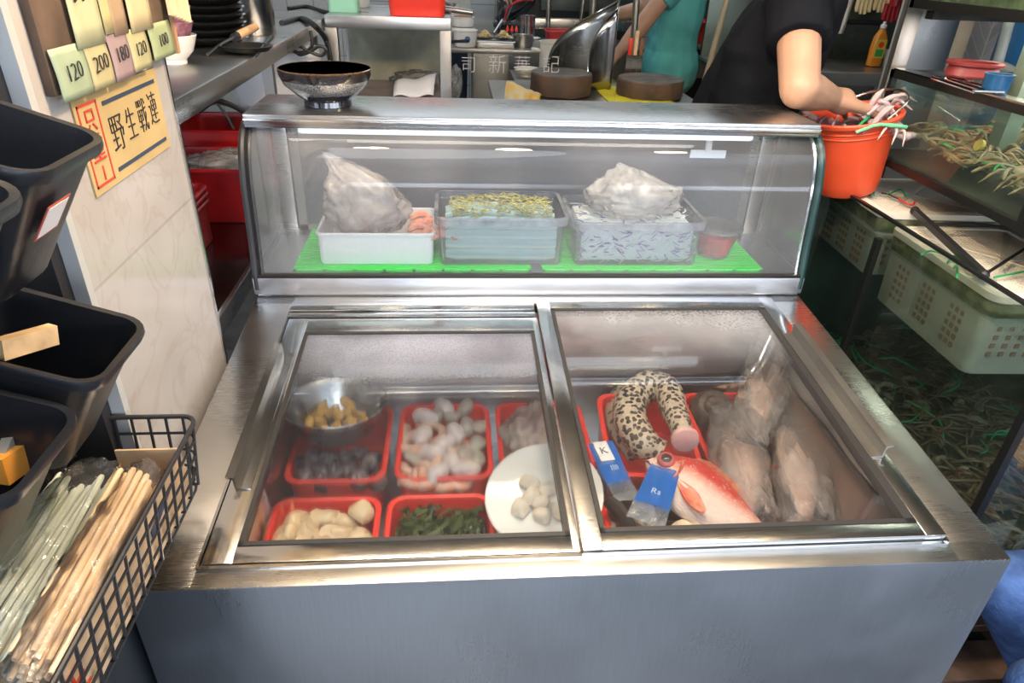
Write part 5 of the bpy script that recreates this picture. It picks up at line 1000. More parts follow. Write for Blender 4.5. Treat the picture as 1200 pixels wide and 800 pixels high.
# white floating crates with lattice lids
CR = mat('cream_white_crate', (.74,.70,.60), .45, noise=.07, nscale=14); ALG = mat('algae_band', (.28,.27,.17), .7, col2=(.075,.10,.03), nscale=26, bump=(50,.8)); CRW = mat('wet_white_crate', (.44,.45,.42), .4, noise=.15, nscale=8)
def crate(x0, x1, y0, y1, zr, h, label, rz=0):
    cx, cy = (x0+x1)/2, (y0+y1)/2; w, d = x1-x0, y1-y0
    root = thing('white_crate', label, 'crate', (cx,cy,zr-h)); Mx = Tr(cx,cy,0)@Rz(rz)@Tr(-cx,-cy,0)
    k = .955
    m = MB().loft([rrect(w*.93,d*.93,.02,4,cx,cy,zr-h), rrect(w*k,d*k,.025,4,cx,cy,zr-.045)]).xf(Mx); m.build('tub', CRW, root)
    m = MB().loft([rrect(w*k+.002,d*k+.002,.025,6,cx,cy,zr-.050), rrect(w*k+.008,d*k+.008,.025,6,cx,cy,zr-.030), rrect(w*k+.006,d*k+.006,.025,6,cx,cy,zr-.012)]).jitter(.004,40).xf(Mx); m.build('algae_band', ALG, root, label='dirty algae covered band below the rim')
    m = MB(); a = rrect(w,d,.03,6,cx,cy,0); b = rrect(w-.036,d-.036,.02,6,cx,cy,0)
    m.loft([[p+V((0,0,zr-.014)) for p in a],[p+V((0,0,zr)) for p in a],[p+V((0,0,zr+.003)) for p in b],[p+V((0,0,zr-.010)) for p in b]], cap=False).xf(Mx); m.build('rim', CR, root)
    m = MB(); n1, n2 = int(w/.0105), int(d/.0105)
    for i in range(n1): xx = x0+.018+(w-.036)*(i+.5)/n1; m.box(xx-.0026,xx+.0026,y0+.015,y1-.015,zr-.006,zr-.002)
    for i in range(n2): yy = y0+.018+(d-.036)*(i+.5)/n2; m.box(x0+.015,x1-.015,yy-.0026,yy+.0026,zr-.0065,zr-.0025)
    for s in (-1,1): m.bar((cx-w*.42,cy-s*d*.42,zr-.003),(cx+w*.42,cy+s*d*.42,zr-.003),.010,.006)
    m.box(x0+.012,x1-.012,cy-.006,cy+.006,zr-.007,zr-.001); m.xf(Mx); m.build('lattice_lid', CR, root, smooth=False, merge=False)
    m = MB()
    for g in (.24,.5,.76):
        for a_ in range(3):
            for b_ in range(5): yy = y0+d*g+(a_-1)*.018; zz = zr-.075-.019*b_; m.box(x0+w*.024,x0+w*.04,yy-.0055,yy+.0055,zz-.005,zz+.005)
    for a_ in range(9):
        for b_ in range(4): xx = x0+w*(.14+.09*a_); zz = zr-.075-.02*b_; m.box(xx-.005,xx+.005,y0+d*.022,y0+d*.04,zz-.005,zz+.005)
    m.xf(Mx); m.build('slots', mat('brown_slots', (.26,.15,.09), .7), root, smooth=False, merge=False); return root
crate(.885,1.185,.495,.895,.962,.185,'nearer white crate with a lattice lid floating in the large tank',-.03); crate(.885,1.215,.915,1.245,.985,.17,'farther white crate with a lattice lid, under the upper tank',-.05)
# black rod across the near crate, with thin rods
a, b = atz(1072,247,.995), atz(1153,322,.985); rd = thing('black_rod', 'square black rod lying across the lid of the nearer crate', 'rod', a.lerp(b,.5)); MB().bar(a,b,.014).build('bar', BLACKMT, rd, smooth=False)
for q in (a,b): MB().ball(q,.011,10).build('end_cap', BLACKMT, rd)
c = atz(1200,292,.975); tag(MB().tube([b, b.lerp(c,1.0), b.lerp(c,1.6)], .0035, 8).build('thin_rod', BLACKMT), 'thin black rod running right from the end of the square black rod', 'rod')
tag(MB().tube([atz(1096,263,.992), atz(1140,262,.998), atz(1185,268,1.0), atz(1230,272,1.0)], .004, 8).build('thin_rod', BLACKMT), 'thin black rod between the two crates', 'rod')
GC = mat('bright_green_cord', (.03,.36,.12), .45)
for k, (P_, lb) in enumerate((([(998,212),(1004,206),(1016,206),(1023,214),(1024,230)],'green cord looped at the left end of the farther crate'),([(1040,228),(1055,222),(1062,230)],'thin green cord in the middle of the farther crate'),([(1080,298),(1090,294),(1105,298),(1120,306),(1122,325)],'green cord lying across the nearer crate'),([(1110,308),(1116,300),(1126,304),(1118,314)],'knot of green cord on the nearer crate'),([(1165,325),(1180,322),(1200,318)],'green cord on the right side of the nearer crate'))):
    z = .995 if k < 2 else .972; tag(MB().tube(spline([atz(x,y,z) for x,y in P_],6), .0022, 6).build('green_twine', GC), lb, 'twine')
tag(MB().tube(spline([atz(1052,232,.993),atz(1062,238,.995),atz(1070,240,.993),atz(1072,236,.996)],6), .0024, 6).build('red_twine', mat('red_cord', (.7,.04,.03), .4)), 'short red cord on the farther crate', 'twine'); tag(MB().tube(spline([atz(1033,226,.993),atz(1042,228,.996),atz(1053,233,.993)],6), .002, 6).build('black_twine', BLACKRUB), 'short black cord on the farther crate, touching the red one', 'twine')
tag(MB().tube(spline([atz(1130,310,.972),atz(1137,317,.972)],3), .003, 6).build('red_tag', mat('red_cord', (.7,.04,.03), .4)), 'small red tag beside the black rod on the nearer crate', 'tag')
# pallet seen under the tank
pl = thing('wooden_pallet', 'dark wooden slatted pallet on the floor under the tank', 'pallet', (1.25,.70,0))
pwd = mat('dark_wet_wood', (.13,.08,.055), .6, noise=.4, nscale=14)
for i in range(7): MB().box(.70,1.75,.12+.14*i,.22+.14*i,.075,.10,.003).build('slat', pwd, pl)
for x in (.74,1.2,1.66): MB().box(x,x+.07,.12,1.06,0,.075).build('runner', pwd, pl, smooth=False)
# upper tank
UX0, UX1, UY0, UY1, UZ0, UZ1 = .95, 1.62, .42, 1.155, 1.085, 1.28
ut = thing('upper_tank', 'black framed glass tank of crabs standing above the white crates', 'fish tank', ((UX0+UX1)/2,(UY0+UY1)/2,1.06))
MB().box(UX0,UX0+.006,UY0,UY1,UZ0,UZ1).build('front_glass', TG2, ut, smooth=False); MB().box(UX0,UX1,UY1-.006,UY1,UZ0,UZ1).build('end_glass', TG2, ut, smooth=False); MB().box(UX0,UX1,UY0,UY0+.006,UZ0,UZ1).build('end_glass', TG2, ut, smooth=False)
MB().box(UX1-.008,UX1,UY0,UY1,UZ0,UZ1).build('back_wall', mat('deep_blue_tank_wall', (.008,.05,.16), .4, noise=.3, nscale=5), ut, smooth=False); MB().box(UX0,UX1,UY0,UY1,UZ0-.015,UZ0).build('bottom', mat('dark_tank_floor', (.03,.03,.02), .6, noise=.4), ut, smooth=False)
m = MB()
for y in (UY0,UY1): 
    for x in (UX0,UX1): m.box(x-.007,x+.007,y-.007,y+.007,UZ0-.02,UZ1+.004)
for z in (UZ0-.012,UZ1-.002):
    for y in (UY0,UY1): m.box(UX0-.008,UX1+.008,y-.008,y+.008,z-.008,z+.010)
    for x in (UX0,UX1): m.box(x-.008,x+.008,UY0-.008,UY1+.008,z-.008,z+.010)
m.box(UX0-.007,UX0+.007,.575,.60,UZ0-.018,UZ1+.004); m.build('black_frame', BK, ut, smooth=False)
MB().box(UX0-.006,UX0+.03,UY0,UY1,1.288,1.292).build('rim_strip', STEELP, ut, smooth=False)
m = MB().grid(lambda u, v: (lambda x,y: V((x,y,1.245+.002*mnoise.noise(V((x*16,y*16,8))))))(lerp(UX0+.007,UX1-.009,u),lerp(UY0+.007,UY1-.007,v)), 40, 40); m.build('water', WAT, ut)
tag(MB().box(1.12,1.16,.93,.97,1.086,1.40).build('inner_pipe', mat('grey_green_pipe', (.20,.26,.20), .5, noise=.2)), 'grey green upright pipe standing in the upper tank', 'pipe')
debris('crab_leg_heap', UX0+.03,1.35,UY0+.03,UY1-.03,1.105,.075,420,mat('tan_crab_legs', (.40,.26,.13), .4, col2=(.16,.12,.06), nscale=30),'heap of brown crab legs on the floor of the upper tank','crab legs',12,(.002,.006),(.03,.10))
debris('green_bands', UX0+.03,1.30,UY0+.03,UY1-.03,1.115,.05,45,GC,'green ties among the crabs in the upper tank','ties',14,(.002,.004),(.03,.08))
random.seed(31)
def crab(c, s, rot, label, mtl, group=None, legs=None):
    root = thing('crab', label, 'crab', c, group)
    def ch(nm, m, mt_):
        bmesh.ops.recalc_face_normals(m.bm, faces=m.bm.faces[:]); me = bpy.data.meshes.new(nm); m.bm.to_mesh(me); m.bm.free(); me.materials.append(mt_)
        for p in me.polygons: p.use_smooth = True
        o = bpy.data.objects.new(nm, me); C.objects.link(o); o.parent = root; return o
    ch('carapace', MB().ball((0,0,0), (.050*s,.036*s,.017*s), 18).jitter(.003*s,60), mtl)
    for sd in (-1,1):
        m = MB().tube(spline([V((sd*.035*s,.022*s,0)),V((sd*.062*s,.042*s,.006*s)),V((sd*.050*s,.072*s,.008*s))],5), [.006*s,.008*s,.008*s,.009*s,.009*s,.010*s,.012*s,.013*s,.012*s,.011*s,.010*s], 9)
        m.tube([V((sd*.050*s,.070*s,.008*s)),V((sd*.040*s,.092*s,.009*s)),V((sd*.026*s,.104*s,.008*s))],[.011*s,.008*s,.002*s],8); m.tube([V((sd*.043*s,.074*s,.002*s)),V((sd*.028*s,.090*s,.002*s)),V((sd*.020*s,.098*s,.004*s))],[.007*s,.005*s,.0015*s],8); ch('claw', m, mtl)
        for k in range(4):
            a = .35-.42*k; d = V((sd*math.cos(a), math.sin(a), 0)); ch('leg', MB().tube(spline([d*.038*s, d*.075*s+V((0,0,.022*s)), d*.105*s+V((0,-.01*s,-.012*s))],5), [.0055*s]*4+[.0045*s]*3+[.0035*s,.003*s,.002*s,.001*s], 7), mtl)
        ch('eye', MB().ball((sd*.012*s,.037*s,.010*s),.004*s,8), mat('crab_eye', (.01,.01,.01), .2))
    root.rotation_euler = rot; return root
cm = mat('brown_crab_shell', (.36,.22,.11), .4, col2=(.20,.16,.09), nscale=40)
for i, (px, py, s, rz, lb) in enumerate(((1165,175,1.2,.6,'brown crab at the near end of the upper tank, beside the yellow ring'),(1135,160,1.,2.2,'brown crab in the middle of the upper tank'),(1090,150,1.,-.8,'brown crab at the far end of the upper tank'),(1110,185,.9,1.7,'small brown crab low in the upper tank, right against its front glass'),(1185,205,1.1,3.2,'brown crab in the corner behind the black frame bar'))):
    q = atz(px,py,1.135); q.x = max(q.x,1.06); q.x = min(q.x,1.5); q.y = min(max(q.y,.56),1.04); crab(q, s*.85, (U(-.3,.3),U(-.3,.3),rz), lb, cm)
q = atx(1148,170,1.03); tag(MB().lathe([(.008,-.004),(.013,-.004),(.013,.004),(.008,.004),(.008,-.004)], (0,0,0), 16).xf(Tr(q)@Ry(PI/2+.3)).build('yellow_ring', mat('yellow_ring', (.75,.52,.12), .4)), 'small yellow ring among the crabs in the upper tank', 'ring')
# rack that carries the upper tanks
rk2 = thing('tank_rack', 'steel and black rack holding the upper tanks', 'rack', (1.3,.85,0))
MB().box(1.004,1.050,1.268,1.284,0,1.95,.003).build('upright', steel('brown_post_steel', (.36,.31,.27), .35, (40,40,2)), rk2)
MB().box(1.735,1.78,1.270,1.315,0,1.95).build('upright', STEELD, rk2, smooth=False); MB().box(1.735,1.78,.36,.40,0,1.95).build('upright', STEELD, rk2, smooth=False)
for y in (.50,1.08): MB().box(.955,1.78,y,y+.03,1.028,1.058).build('cross_beam', STEELD, rk2, smooth=False)
for y in (.62,1.08): MB().box(.955,1.78,y,y+.03,1.41,1.428).build('cross_beam', BK, rk2, smooth=False)
MB().box(1.74,1.775,.38,1.30,1.03,1.06).box(1.74,1.775,.38,1.30,1.40,1.43).box(1.050,1.74,1.270,1.283,1.03,1.06).box(1.050,1.74,1.270,1.283,1.40,1.43).build('rear_beam', STEELD, rk2, smooth=False)
tt = thing('top_tank', 'black framed tank at the top right edge, only its bottom in view', 'fish tank', (1.3,.88,1.43))
MB().box(.955,1.62,.60,1.165,1.432,1.446).build('bottom', BK, tt, smooth=False); MB().box(.952,.962,.60,1.165,1.446,1.80).box(.952,1.62,.596,.604,1.446,1.80).box(.952,1.62,1.161,1.169,1.446,1.80).build('glass', TG2, tt, smooth=False); MB().box(1.61,1.62,.60,1.165,1.446,1.80).build('back_wall', dg, tt, smooth=False)
m = MB(); 
for z in (1.44,1.80):
    m.box(.947,.967,.592,1.172,z-.010,z+.010).box(.947,1.625,.590,.606,z-.010,z+.010).box(.947,1.625,1.158,1.174,z-.010,z+.010)
[m.box(x-.008,x+.008,y-.008,y+.008,1.43,1.81) for x in (.957,1.617) for y in (.598,1.166)]; m.build('black_frame', BK, tt, smooth=False); MB().box(.965,1.608,.608,1.158,1.447,1.475).build('gravel', mat('green_gravel', (.10,.12,.06), .6, noise=.5, nscale=40), tt, smooth=False)
# things standing on the upper tank
zt = 1.293
q = atz(1115,100,zt); tr_ = thing('steel_rack_tray', 'flat stainless rack lying on the rim of the upper tank', 'rack', (q.x,q.y,zt)); a, b = atz(1093,91,zt+.006), atz(1141,107,zt+.006); d = (b-a).normalized(); s = V((0,0,1)).cross(d)
for k in (0,.03,.06): MB().tube([a+s*k, b+s*k], .004, 8).build('rod', STEELP, tr_)
for p_ in (a,b): MB().tube([p_, p_+s*.06], .004, 8).build('cross_rod', STEELP, tr_)
q = atz(1136,90,zt+.012); big_basin(q.x+.01,q.y+.01,zt+.011,.115,.08,.032,'dull red basket on the rack on the upper tank','red_basket',mat('dusty_red_plastic', (.20,.025,.025), .5, noise=.15),.92,-.4)
q = atz(1158,108,zt); tag(MB().lathe([(.001,0),(.024,0),(.027,.034),(.029,.037),(.025,.037),(.022,.004),(.001,.003)], (q.x+.012,q.y+.0,zt), 28).build('blue_tub', mat('blue_plastic', (.01,.085,.22), .35)), 'small blue tub on the upper tank in front of the blue barrel', 'tub')
br_ = MB().lathe([(.001,0),(.17,0),(.185,.02),(.185,.5),(.19,.52),(.185,.54),(.185,1.0),(.19,1.02),(.185,1.04),(.185,1.5),(.17,1.56),(.001,1.56)], (1.865,1.72,0), 40).build('blue_barrel', mat('blue_barrel_plastic', (.012,.12,.33), .3, noise=.08)); tag(br_, 'tall bright blue barrel at the right edge behind the upper tank', 'barrel')
gp_ = mat('grey_pvc', (.42,.45,.43), .4); Y = 1.38
P_ = [aty(1168,78,Y),aty(1177,79,Y),aty(1186,85,Y),aty(1188,95,Y),aty(1184,108,Y)]; a = aty(1190,0,Y); e = P_[-1]
tag(MB().tube([a+(a-P_[0])*1.2, a, P_[0].lerp(a,.1)] + spline(P_,5) + [V((e.x-.01,e.y,e.z-.12)), V((e.x-.01,e.y,0))], .014, 14).build('grey_pipe', gp_), 'grey plastic pipe with an elbow in front of the blue barrel', 'pipe')
# steel fridge and herringbone wall behind the tanks
rf = thing('steel_screen', 'tall brushed steel door panel with water drops behind the upper tank', 'door panel', (1.45,1.91,.0)); MB().box(1.40,1.60,1.90,1.93,.03,2.0,.004).build('body', steel('wet_grey_steel', (.30,.29,.27), .34, (60,60,3)), rf); MB().box(1.402,1.598,1.885,1.90,.08,1.98,.003).build('door', steel('wet_grey_steel', (.30,.29,.27), .34), rf); MB().box(1.40,1.60,1.85,1.98,0,.03).build('plinth', BK, rf, smooth=False)
tag(MB().box(1.605,1.665,1.90,2.0,0,2.4,.003).build('beige_board', mat('beige_board', (.48,.38,.27), .5, noise=.1)), 'upright beige board beside the brushed steel door panel', 'board')
def herring():
    m = bpy.data.materials.new('herringbone_tiles'); N, L = nodes_of(m); b = N['Principled BSDF']; b.inputs['Roughness'].default_value = .3
    tc = N.new('ShaderNodeTexCoord'); sx = N.new('ShaderNodeSeparateXYZ'); L.new(tc.outputs['Object'], sx.inputs[0]); X_, Z_ = sx.outputs[0], sx.outputs[2]
    w = .095; u = mathn(N,'DIVIDE',X_,w); fr = mathn(N,'FRACT',u); tri = mathn(N,'ABSOLUTE',mathn(N,'SUBTRACT',mathn(N,'FRACT',mathn(N,'MULTIPLY',u,.5)),.5))
    zz = mathn(N,'DIVIDE',mathn(N,'ADD',Z_,mathn(N,'MULTIPLY',tri,w*2.6)),.062); fz_ = mathn(N,'FRACT',zz)
    g = mathn(N,'MAXIMUM', mathn(N,'LESS_THAN',fz_,.06), mathn(N,'MAXIMUM',mathn(N,'LESS_THAN',fr,.035),mathn(N,'GREATER_THAN',fr,.965)))
    wn = N.new('ShaderNodeTexWhiteNoise'); wn.noise_dimensions = '2D'; cv = N.new('ShaderNodeCombineXYZ'); L.new(mathn(N,'FLOOR',u),cv.inputs[0]); L.new(mathn(N,'FLOOR',zz),cv.inputs[1]); L.new(cv.outputs[0],wn.inputs['Vector'])
    r = N.new('ShaderNodeValToRGB'); r.color_ramp.elements[0].color=(.34,.32,.29,1); r.color_ramp.elements[1].color=(.48,.46,.43,1); L.new(wn.outputs['Value'], r.inputs[0])
    mx = N.new('ShaderNodeMix'); mx.data_type='RGBA'; L.new(g, mx.inputs[0]); L.new(r.outputs[0], mx.inputs[6]); mx.inputs[7].default_value=(.62,.58,.50,1); L.new(mx.outputs[2], b.inputs['Base Color']); return m
struct(MB().box(1.66,2.8,2.30,2.36,0,2.75).build('wall_side', herring(), smooth=False))
# ================================================================== BUCKET OF CRABS
bkc = aty(996,175,1.10); BB = V((.872,1.10,.992)); 
top = aty(999,132,1.10); ax = (top-BB).normalized(); hh = (top-BB).length
bk = thing('orange_bucket', 'orange red plastic bucket of crabs the dark shirted person reaches into', 'bucket', BB)
MB().lathe([(.001,0),(.072,0),(.075,.004),(.082,.03),(.108,hh-.012),(.118,hh-.012),(.120,hh-.004),(.117,hh),(.108,hh-.002),(.079,.03),(.070,.006),(.001,.005)], BB, 44, axis=ax).build('body', ORPL, bk)
for z in (.80,.86): 
    r_ = lerp(.082,.108,z)+.0015; Q = ax.to_track_quat('Z','Y').to_matrix(); MB().tube([BB+Q@V((r_*math.cos(2*PI*i/40),r_*math.sin(2*PI*i/40),hh*z)) for i in range(41)], .002, 6).build('ridge', ORPL, bk)
Q = ax.to_track_quat('Z','Y').to_matrix(); MB().tube(spline([BB+Q@V(p_) for p_ in ((-.108,.03,hh),(-.085,.085,hh+.02),(-.02,.125,hh+.032),(.06,.105,hh+.025),(.105,.03,hh))],6), .0028, 6).build('wire_handle', STEEL, bk)
pm = mat('pale_pink_crab', (.62,.45,.42), .35, col2=(.42,.36,.40), nscale=40)
c0 = BB + ax*(hh-.012); crab(c0+V((.074,.022,.002)), .95, (.5,-.5,-1.1), 'pinkish pale crab in the orange bucket, held by the hand', pm); crab(c0+V((.048,-.050,-.010)), .85, (-.2,.2,-1.5), 'pale crab with its legs over the near rim of the orange bucket', pm); crab(c0+V((-.01,.045,-.035)), .9, (.2,.1,.8), 'pale crab lying deeper in the orange bucket', pm)
def leg_bundle(px0, py0, px1, py1, y, r, lb):
    a, b = aty(px0,py0,y), aty(px1,py1,y-.01); m_ = (a+b)/2+V((0,0,.012)); return tag(MB().tube(spline([a,m_,b],6), [r*.9]*5+[r]*4+[r*.8,r*.6,r*.4,r*.2], 8).build('crab_claw', pm), lb, 'crab claw')
leg_bundle(1012,138,1036,104,1.06,.0075,'upright pale crab claw sticking up out of the orange bucket'); leg_bundle(1016,134,1060,110,1.05,.0065,'long pale crab claw pointing right with a dark pink tip'); leg_bundle(1020,150,1048,124,1.03,.008,'pale crab claw at the right rim of the bucket'); leg_bundle(1024,156,1058,146,1.02,.0065,'pale crab claw bent over the right rim of the bucket'); leg_bundle(1030,118,1046,138,1.04,.006,'grey pale crab claw pointing down at the right of the bucket')
tag(MB().tube(spline([aty(1003,155,.99),aty(1016,150,.985),aty(1030,146,.98),aty(1046,147,.985),aty(1062,149,1.0)],6), .0042, 8).jitter(.0015,120).build('green_tie', mat('pale_green_tie', (.18,.60,.33), .5)), 'bright green twisted tie across the near rim of the orange bucket', 'tie'); tag(MB().tube(spline([aty(999,155,1.02),aty(1008,146,1.04),aty(1020,135,1.06)],5), .0035, 8).build('green_tie', GC), 'dark green tie round the crab in the hand', 'tie')
# ================================================================== PEOPLE
SKIN = mat('warm_skin', (.43,.25,.165), .45, noise=.08, nscale=14, sss=.08, bump=(70,.06)); HAIR = mat('black_hair', (.015,.012,.011), .5, bump=(120,.5))
def remesh(m, name, material, voxel, parent, label=None, it=6):
    bmesh.ops.recalc_face_normals(m.bm, faces=m.bm.faces[:]); me = bpy.data.meshes.new(name+'_raw'); m.bm.to_mesh(me); m.bm.free(); o = bpy.data.objects.new(name+'_raw', me); C.objects.link(o)
    r = o.modifiers.new('r','REMESH'); r.mode = 'VOXEL'; r.voxel_size = voxel; s = o.modifiers.new('s','SMOOTH'); s.iterations = it; s.factor = .5
    dg = bpy.context.evaluated_depsgraph_get(); dg.update(); out = bpy.data.meshes.new_from_object(o.evaluated_get(dg)); bpy.data.objects.remove(o); bpy.data.meshes.remove(me)
    out.name = name; out.materials.clear(); out.materials.append(material); return link(name, out, parent, True, label, angle=180)
def hand_mb(m, wrist, fwd, palm_n, side, s=1., curl=.6):
    """palm, four bent fingers of unequal length and a thumb leaving the side of the palm. fwd: along the hand, palm_n: out of the palm, side: towards the thumb"""
    f, n, t = V(fwd).normalized(), V(palm_n).normalized(), V(side).normalized(); w = V(wrist)
    m.capsule(w, w+f*.03*s, .026*s, .030*s)
    for k in (-.025,-.008,.009,.026): m.capsule(w+f*.02*s+t*k*.7*s, w+f*.085*s+t*k*s, .0165*s, .0135*s, 10)
    for k, ln in ((.027,.088),(.009,.098),(-.009,.092),(-.026,.072)):
        p = w+f*.088*s+t*k*s; a = curl*.35; L_ = [ln*.45*s, ln*.31*s, ln*.24*s]; r = [.0098*s,.0088*s,.0078*s,.0062*s]
        for j in range(3):
            d = f*math.cos(a)+n*math.sin(a); q = p+d*L_[j]; m.capsule(p, q, r[j], r[j+1], 9); p = q; a += curl*(.9 if j == 0 else .7)
    p = w+f*.028*s+t*.030*s
    for ln, r0, r1, mixn in ((.040,.0135,.0115,.25),(.032,.0112,.0100,.7),(.026,.0098,.0075,1.0)):
        d = (f*.75+t*(.65-.45*mixn)+n*.55*mixn).normalized(); q = p+d*ln*s; m.capsule(p, q, r0*s, r1*s, 9); p = q
def person(J, label, voxel, shirt, trousers, shoe, sleeve=.55, hands=None, headdir=(1,0,0), shirt_hem=None, hairlen=.0, loose=1.0):
    """J: joints; body is one skin, clothes and hair are children"""
    J = {k: V(v) for k, v in J.items()}; base = V((J['pelvis'].x, J['pelvis'].y, min(J['an_l'].z, J['an_r'].z)-.07)); root = thing('person', label, 'person', base)
    hd = V(headdir).normalized(); sideh = V((0,0,1)).cross(hd).normalized(); upn = (J['head']-J['neck']).normalized()
    sh = (J['sh_l']-J['sh_r']); shn = sh.normalized(); hp = (J['hip_l']-J['hip_r'])
    def torso(m, e=0., top=1.0):
        lv = [(J['pelvis'],hp*.42,.105),(J['pelvis'].lerp(J['chest'],.35),hp*.38,.098),(J['pelvis'].lerp(J['chest'],.7),hp.lerp(sh,.5)*.36,.105),(J['chest'],sh*.28,.112),(J['chest'].lerp(J['neck'],.5),sh*.33,.092),(J['chest'].lerp(J['neck'],.85),sh*.30,.062)]
        for (c0,h0,r0),(c1,h1,r1) in zip(lv, lv[1:]):
            for q in range(6):
                t = q/6; c = c0.lerp(c1,t); h = h0.lerp(h1,t); r = lerp(r0,r1,t)+e; m.capsule(c-h, c+h, r, r, 14)
    m = MB(); torso(m)
    m.capsule(J['neck'].lerp(J['chest'],.15), J['head'].lerp(J['neck'],.35), .058, .054)
    hM = frame_of(J['head'], hd, sideh, (hd.cross(sideh)))
    def H(x,y,z): return hM @ V((x,y,z))
    m.ball((0,0,0), (.098,.076,.092), 20, M=hM); m.ball((0,0,0), (.062,.056,.058), 16, M=hM@Tr(.038,0,-.068)); m.capsule(H(.02,0,-.02),H(.03,0,-.07),.066,.054); m.capsule(H(.094,0,.008),H(.112,0,-.028),.009,.014,10); m.capsule(H(.085,-.018,-.068),H(.085,.018,-.068),.009,.009,8); m.capsule(H(.075,-.03,.03),H(.075,.03,.03),.016,.016,8)
    for s in (-1,1): m.ball((0,0,0), (.018,.008,.030), 10, M=hM@Tr(-.005,s*.078,-.012))
    for s in ('l','r'):
        m.capsule(J['sh_'+s].lerp(J['chest'],.25), J['sh_'+s], .06, .056); m.capsule(J['sh_'+s], J['el_'+s], .054, .044); m.capsule(J['el_'+s], J['el_'+s].lerp(J['wr_'+s],.35), .044, .043); m.capsule(J['el_'+s].lerp(J['wr_'+s],.35), J['wr_'+s], .043, .029)
        m.capsule(J['hip_'+s], J['kn_'+s], .085, .056); m.capsule(J['kn_'+s], J['kn_'+s].lerp(J['an_'+s],.35), .054, .055); m.capsule(J['kn_'+s].lerp(J['an_'+s],.35), J['an_'+s], .055, .038); m.capsule(J['an_'+s]+V((0,0,-.02)), J['toe_'+s], .036, .028)
        h = (hands or {}).get(s)
        if h: hand_mb(m, J['wr_'+s], *h)
        else:
            d = (J['wr_'+s]-J['el_'+s]).normalized(); sd = d.cross(V((0,0,1))); sd = sd.normalized() if sd.length > .1 else V((0,1,0)); hand_mb(m, J['wr_'+s], d, sd.cross(d) if sd.cross(d).z < 0 else -sd.cross(d), sd)
    remesh(m, 'body', SKIN, voxel, root)
    # face
    for s in (-1,1): MB().ball(H(.083,s*.031,.012), .011, 12).build('eye', mat('eye_white', (.75,.73,.70), .2), root); MB().ball(H(.090,s*.031,.012), .006, 10).build('iris', mat('dark_iris', (.03,.015,.01), .15), root)
    MB().capsule(H(.094,-.018,-.066),H(.094,.018,-.066),.0055,.0055,8).build('lips', mat('lips', (.48,.20,.17), .45), root)
    m = MB().ball((0,0,0), (.106,.085,.098), 22, M=hM@Tr(-.010,0,.014)); 
    for v in list(m.bm.verts):
        q = hM.inverted() @ v.co
        if q.x > .045 and q.z < .062: v.co = hM @ V((.04+.15*(q.x-.045), q.y*.9, q.z))
        if q.z < -.05-hairlen: v.co = hM @ V((q.x*.7, q.y*.8, -.05-hairlen))
    m.jitter(.004,50); m.build('hair', HAIR, root)
    # shirt
    m = MB(); torso(m, .014*loose); bot = J['pelvis'] + V((0,0,shirt_hem if shirt_hem is not None else -.06)); hw = hp*.42; m.capsule(bot-hw*1.05, bot+hw*1.05, .118*loose, .118*loose); m.capsule((bot+J['pelvis'])/2-hw*1.05,(bot+J['pelvis'])/2+hw*1.05,.12*loose,.12*loose)
    for s in ('l','r'): e = J['sh_'+s].lerp(J['el_'+s], sleeve); m.capsule(J['sh_'+s].lerp(J['chest'],.3), J['sh_'+s], .080, .074); m.tube([J['sh_'+s], J['sh_'+s].lerp(e,.5), e], [.074,.073,.071], 16)
    m.jitter(.006, 9, 2); o = remesh(m, 'shirt', shirt, max(.006, voxel), root, it=3)
    me = o.data
    for v in me.vertices:
        w = v.co + world_of(root); v.co += mnoise.noise_vector(V((w.x*9,w.y*9,w.z*22)))*.0045
    # trousers
    m = MB()
    lv = [(J['pelvis']+V((0,0,.05)),hp*.42,.112),(J['pelvis'],hp*.43,.118),(J['pelvis']+V((0,0,-.05)),hp*.45,.112)]
    for c, h, r in lv: m.capsule(c-h, c+h, r, r)
    for s in ('l','r'): m.capsule(J['hip_'+s], J['kn_'+s], .098, .070); m.capsule(J['kn_'+s], J['an_'+s]+V((0,0,.02)), .070, .058)
    m.jitter(.008, 11, 5); remesh(m, 'trousers', trousers, max(.007, voxel), root, it=3)
    for s in ('l','r'):
        m = MB(); d = (J['toe_'+s]-J['an_'+s]); d.z = 0; d.normalize(); f = V((J['an_'+s].x, J['an_'+s].y, base.z)); sd = d.cross(V((0,0,1)))
        m.loft([[f+d*x+sd*y*wd+V((0,0,z)) for y, z in ((-1,0),(1,0),(1,h*.6),(.5,h),(-.5,h),(-1,h*.6))] for x, wd, h in ((-.075,.025,.05),(-.06,.036,.075),(0,.040,.085),(.06,.043,.06),(.12,.046,.045),(.165,.036,.035),(.185,.018,.022))]); m.build('shoe', shoe, root, sub=1)
    return root
DARK = mat('charcoal_shirt', (.007,.008,.011), .9, spec=.08, noise=.2, nscale=10, bump=(160,.15)); TEAL = mat('teal_shirt', (.09,.42,.42), .8, noise=.12, nscale=8, bump=(140,.15)); WHT = mat('white_shirt', (.62,.64,.62), .8, noise=.05)
OLIVE = mat('dark_olive_trousers', (.045,.045,.03), .8, noise=.2); JEAN = mat('blue_denim', (.055,.12,.30), .85, col2=(.025,.06,.17), nscale=26, bump=(150,.3)); BLKT = mat('black_trousers', (.02,.02,.022), .8); SHOE = mat('black_rubber_boot', (.02,.02,.02), .4); JEAND = mat('dark_denim', (.012,.02,.045), .85)
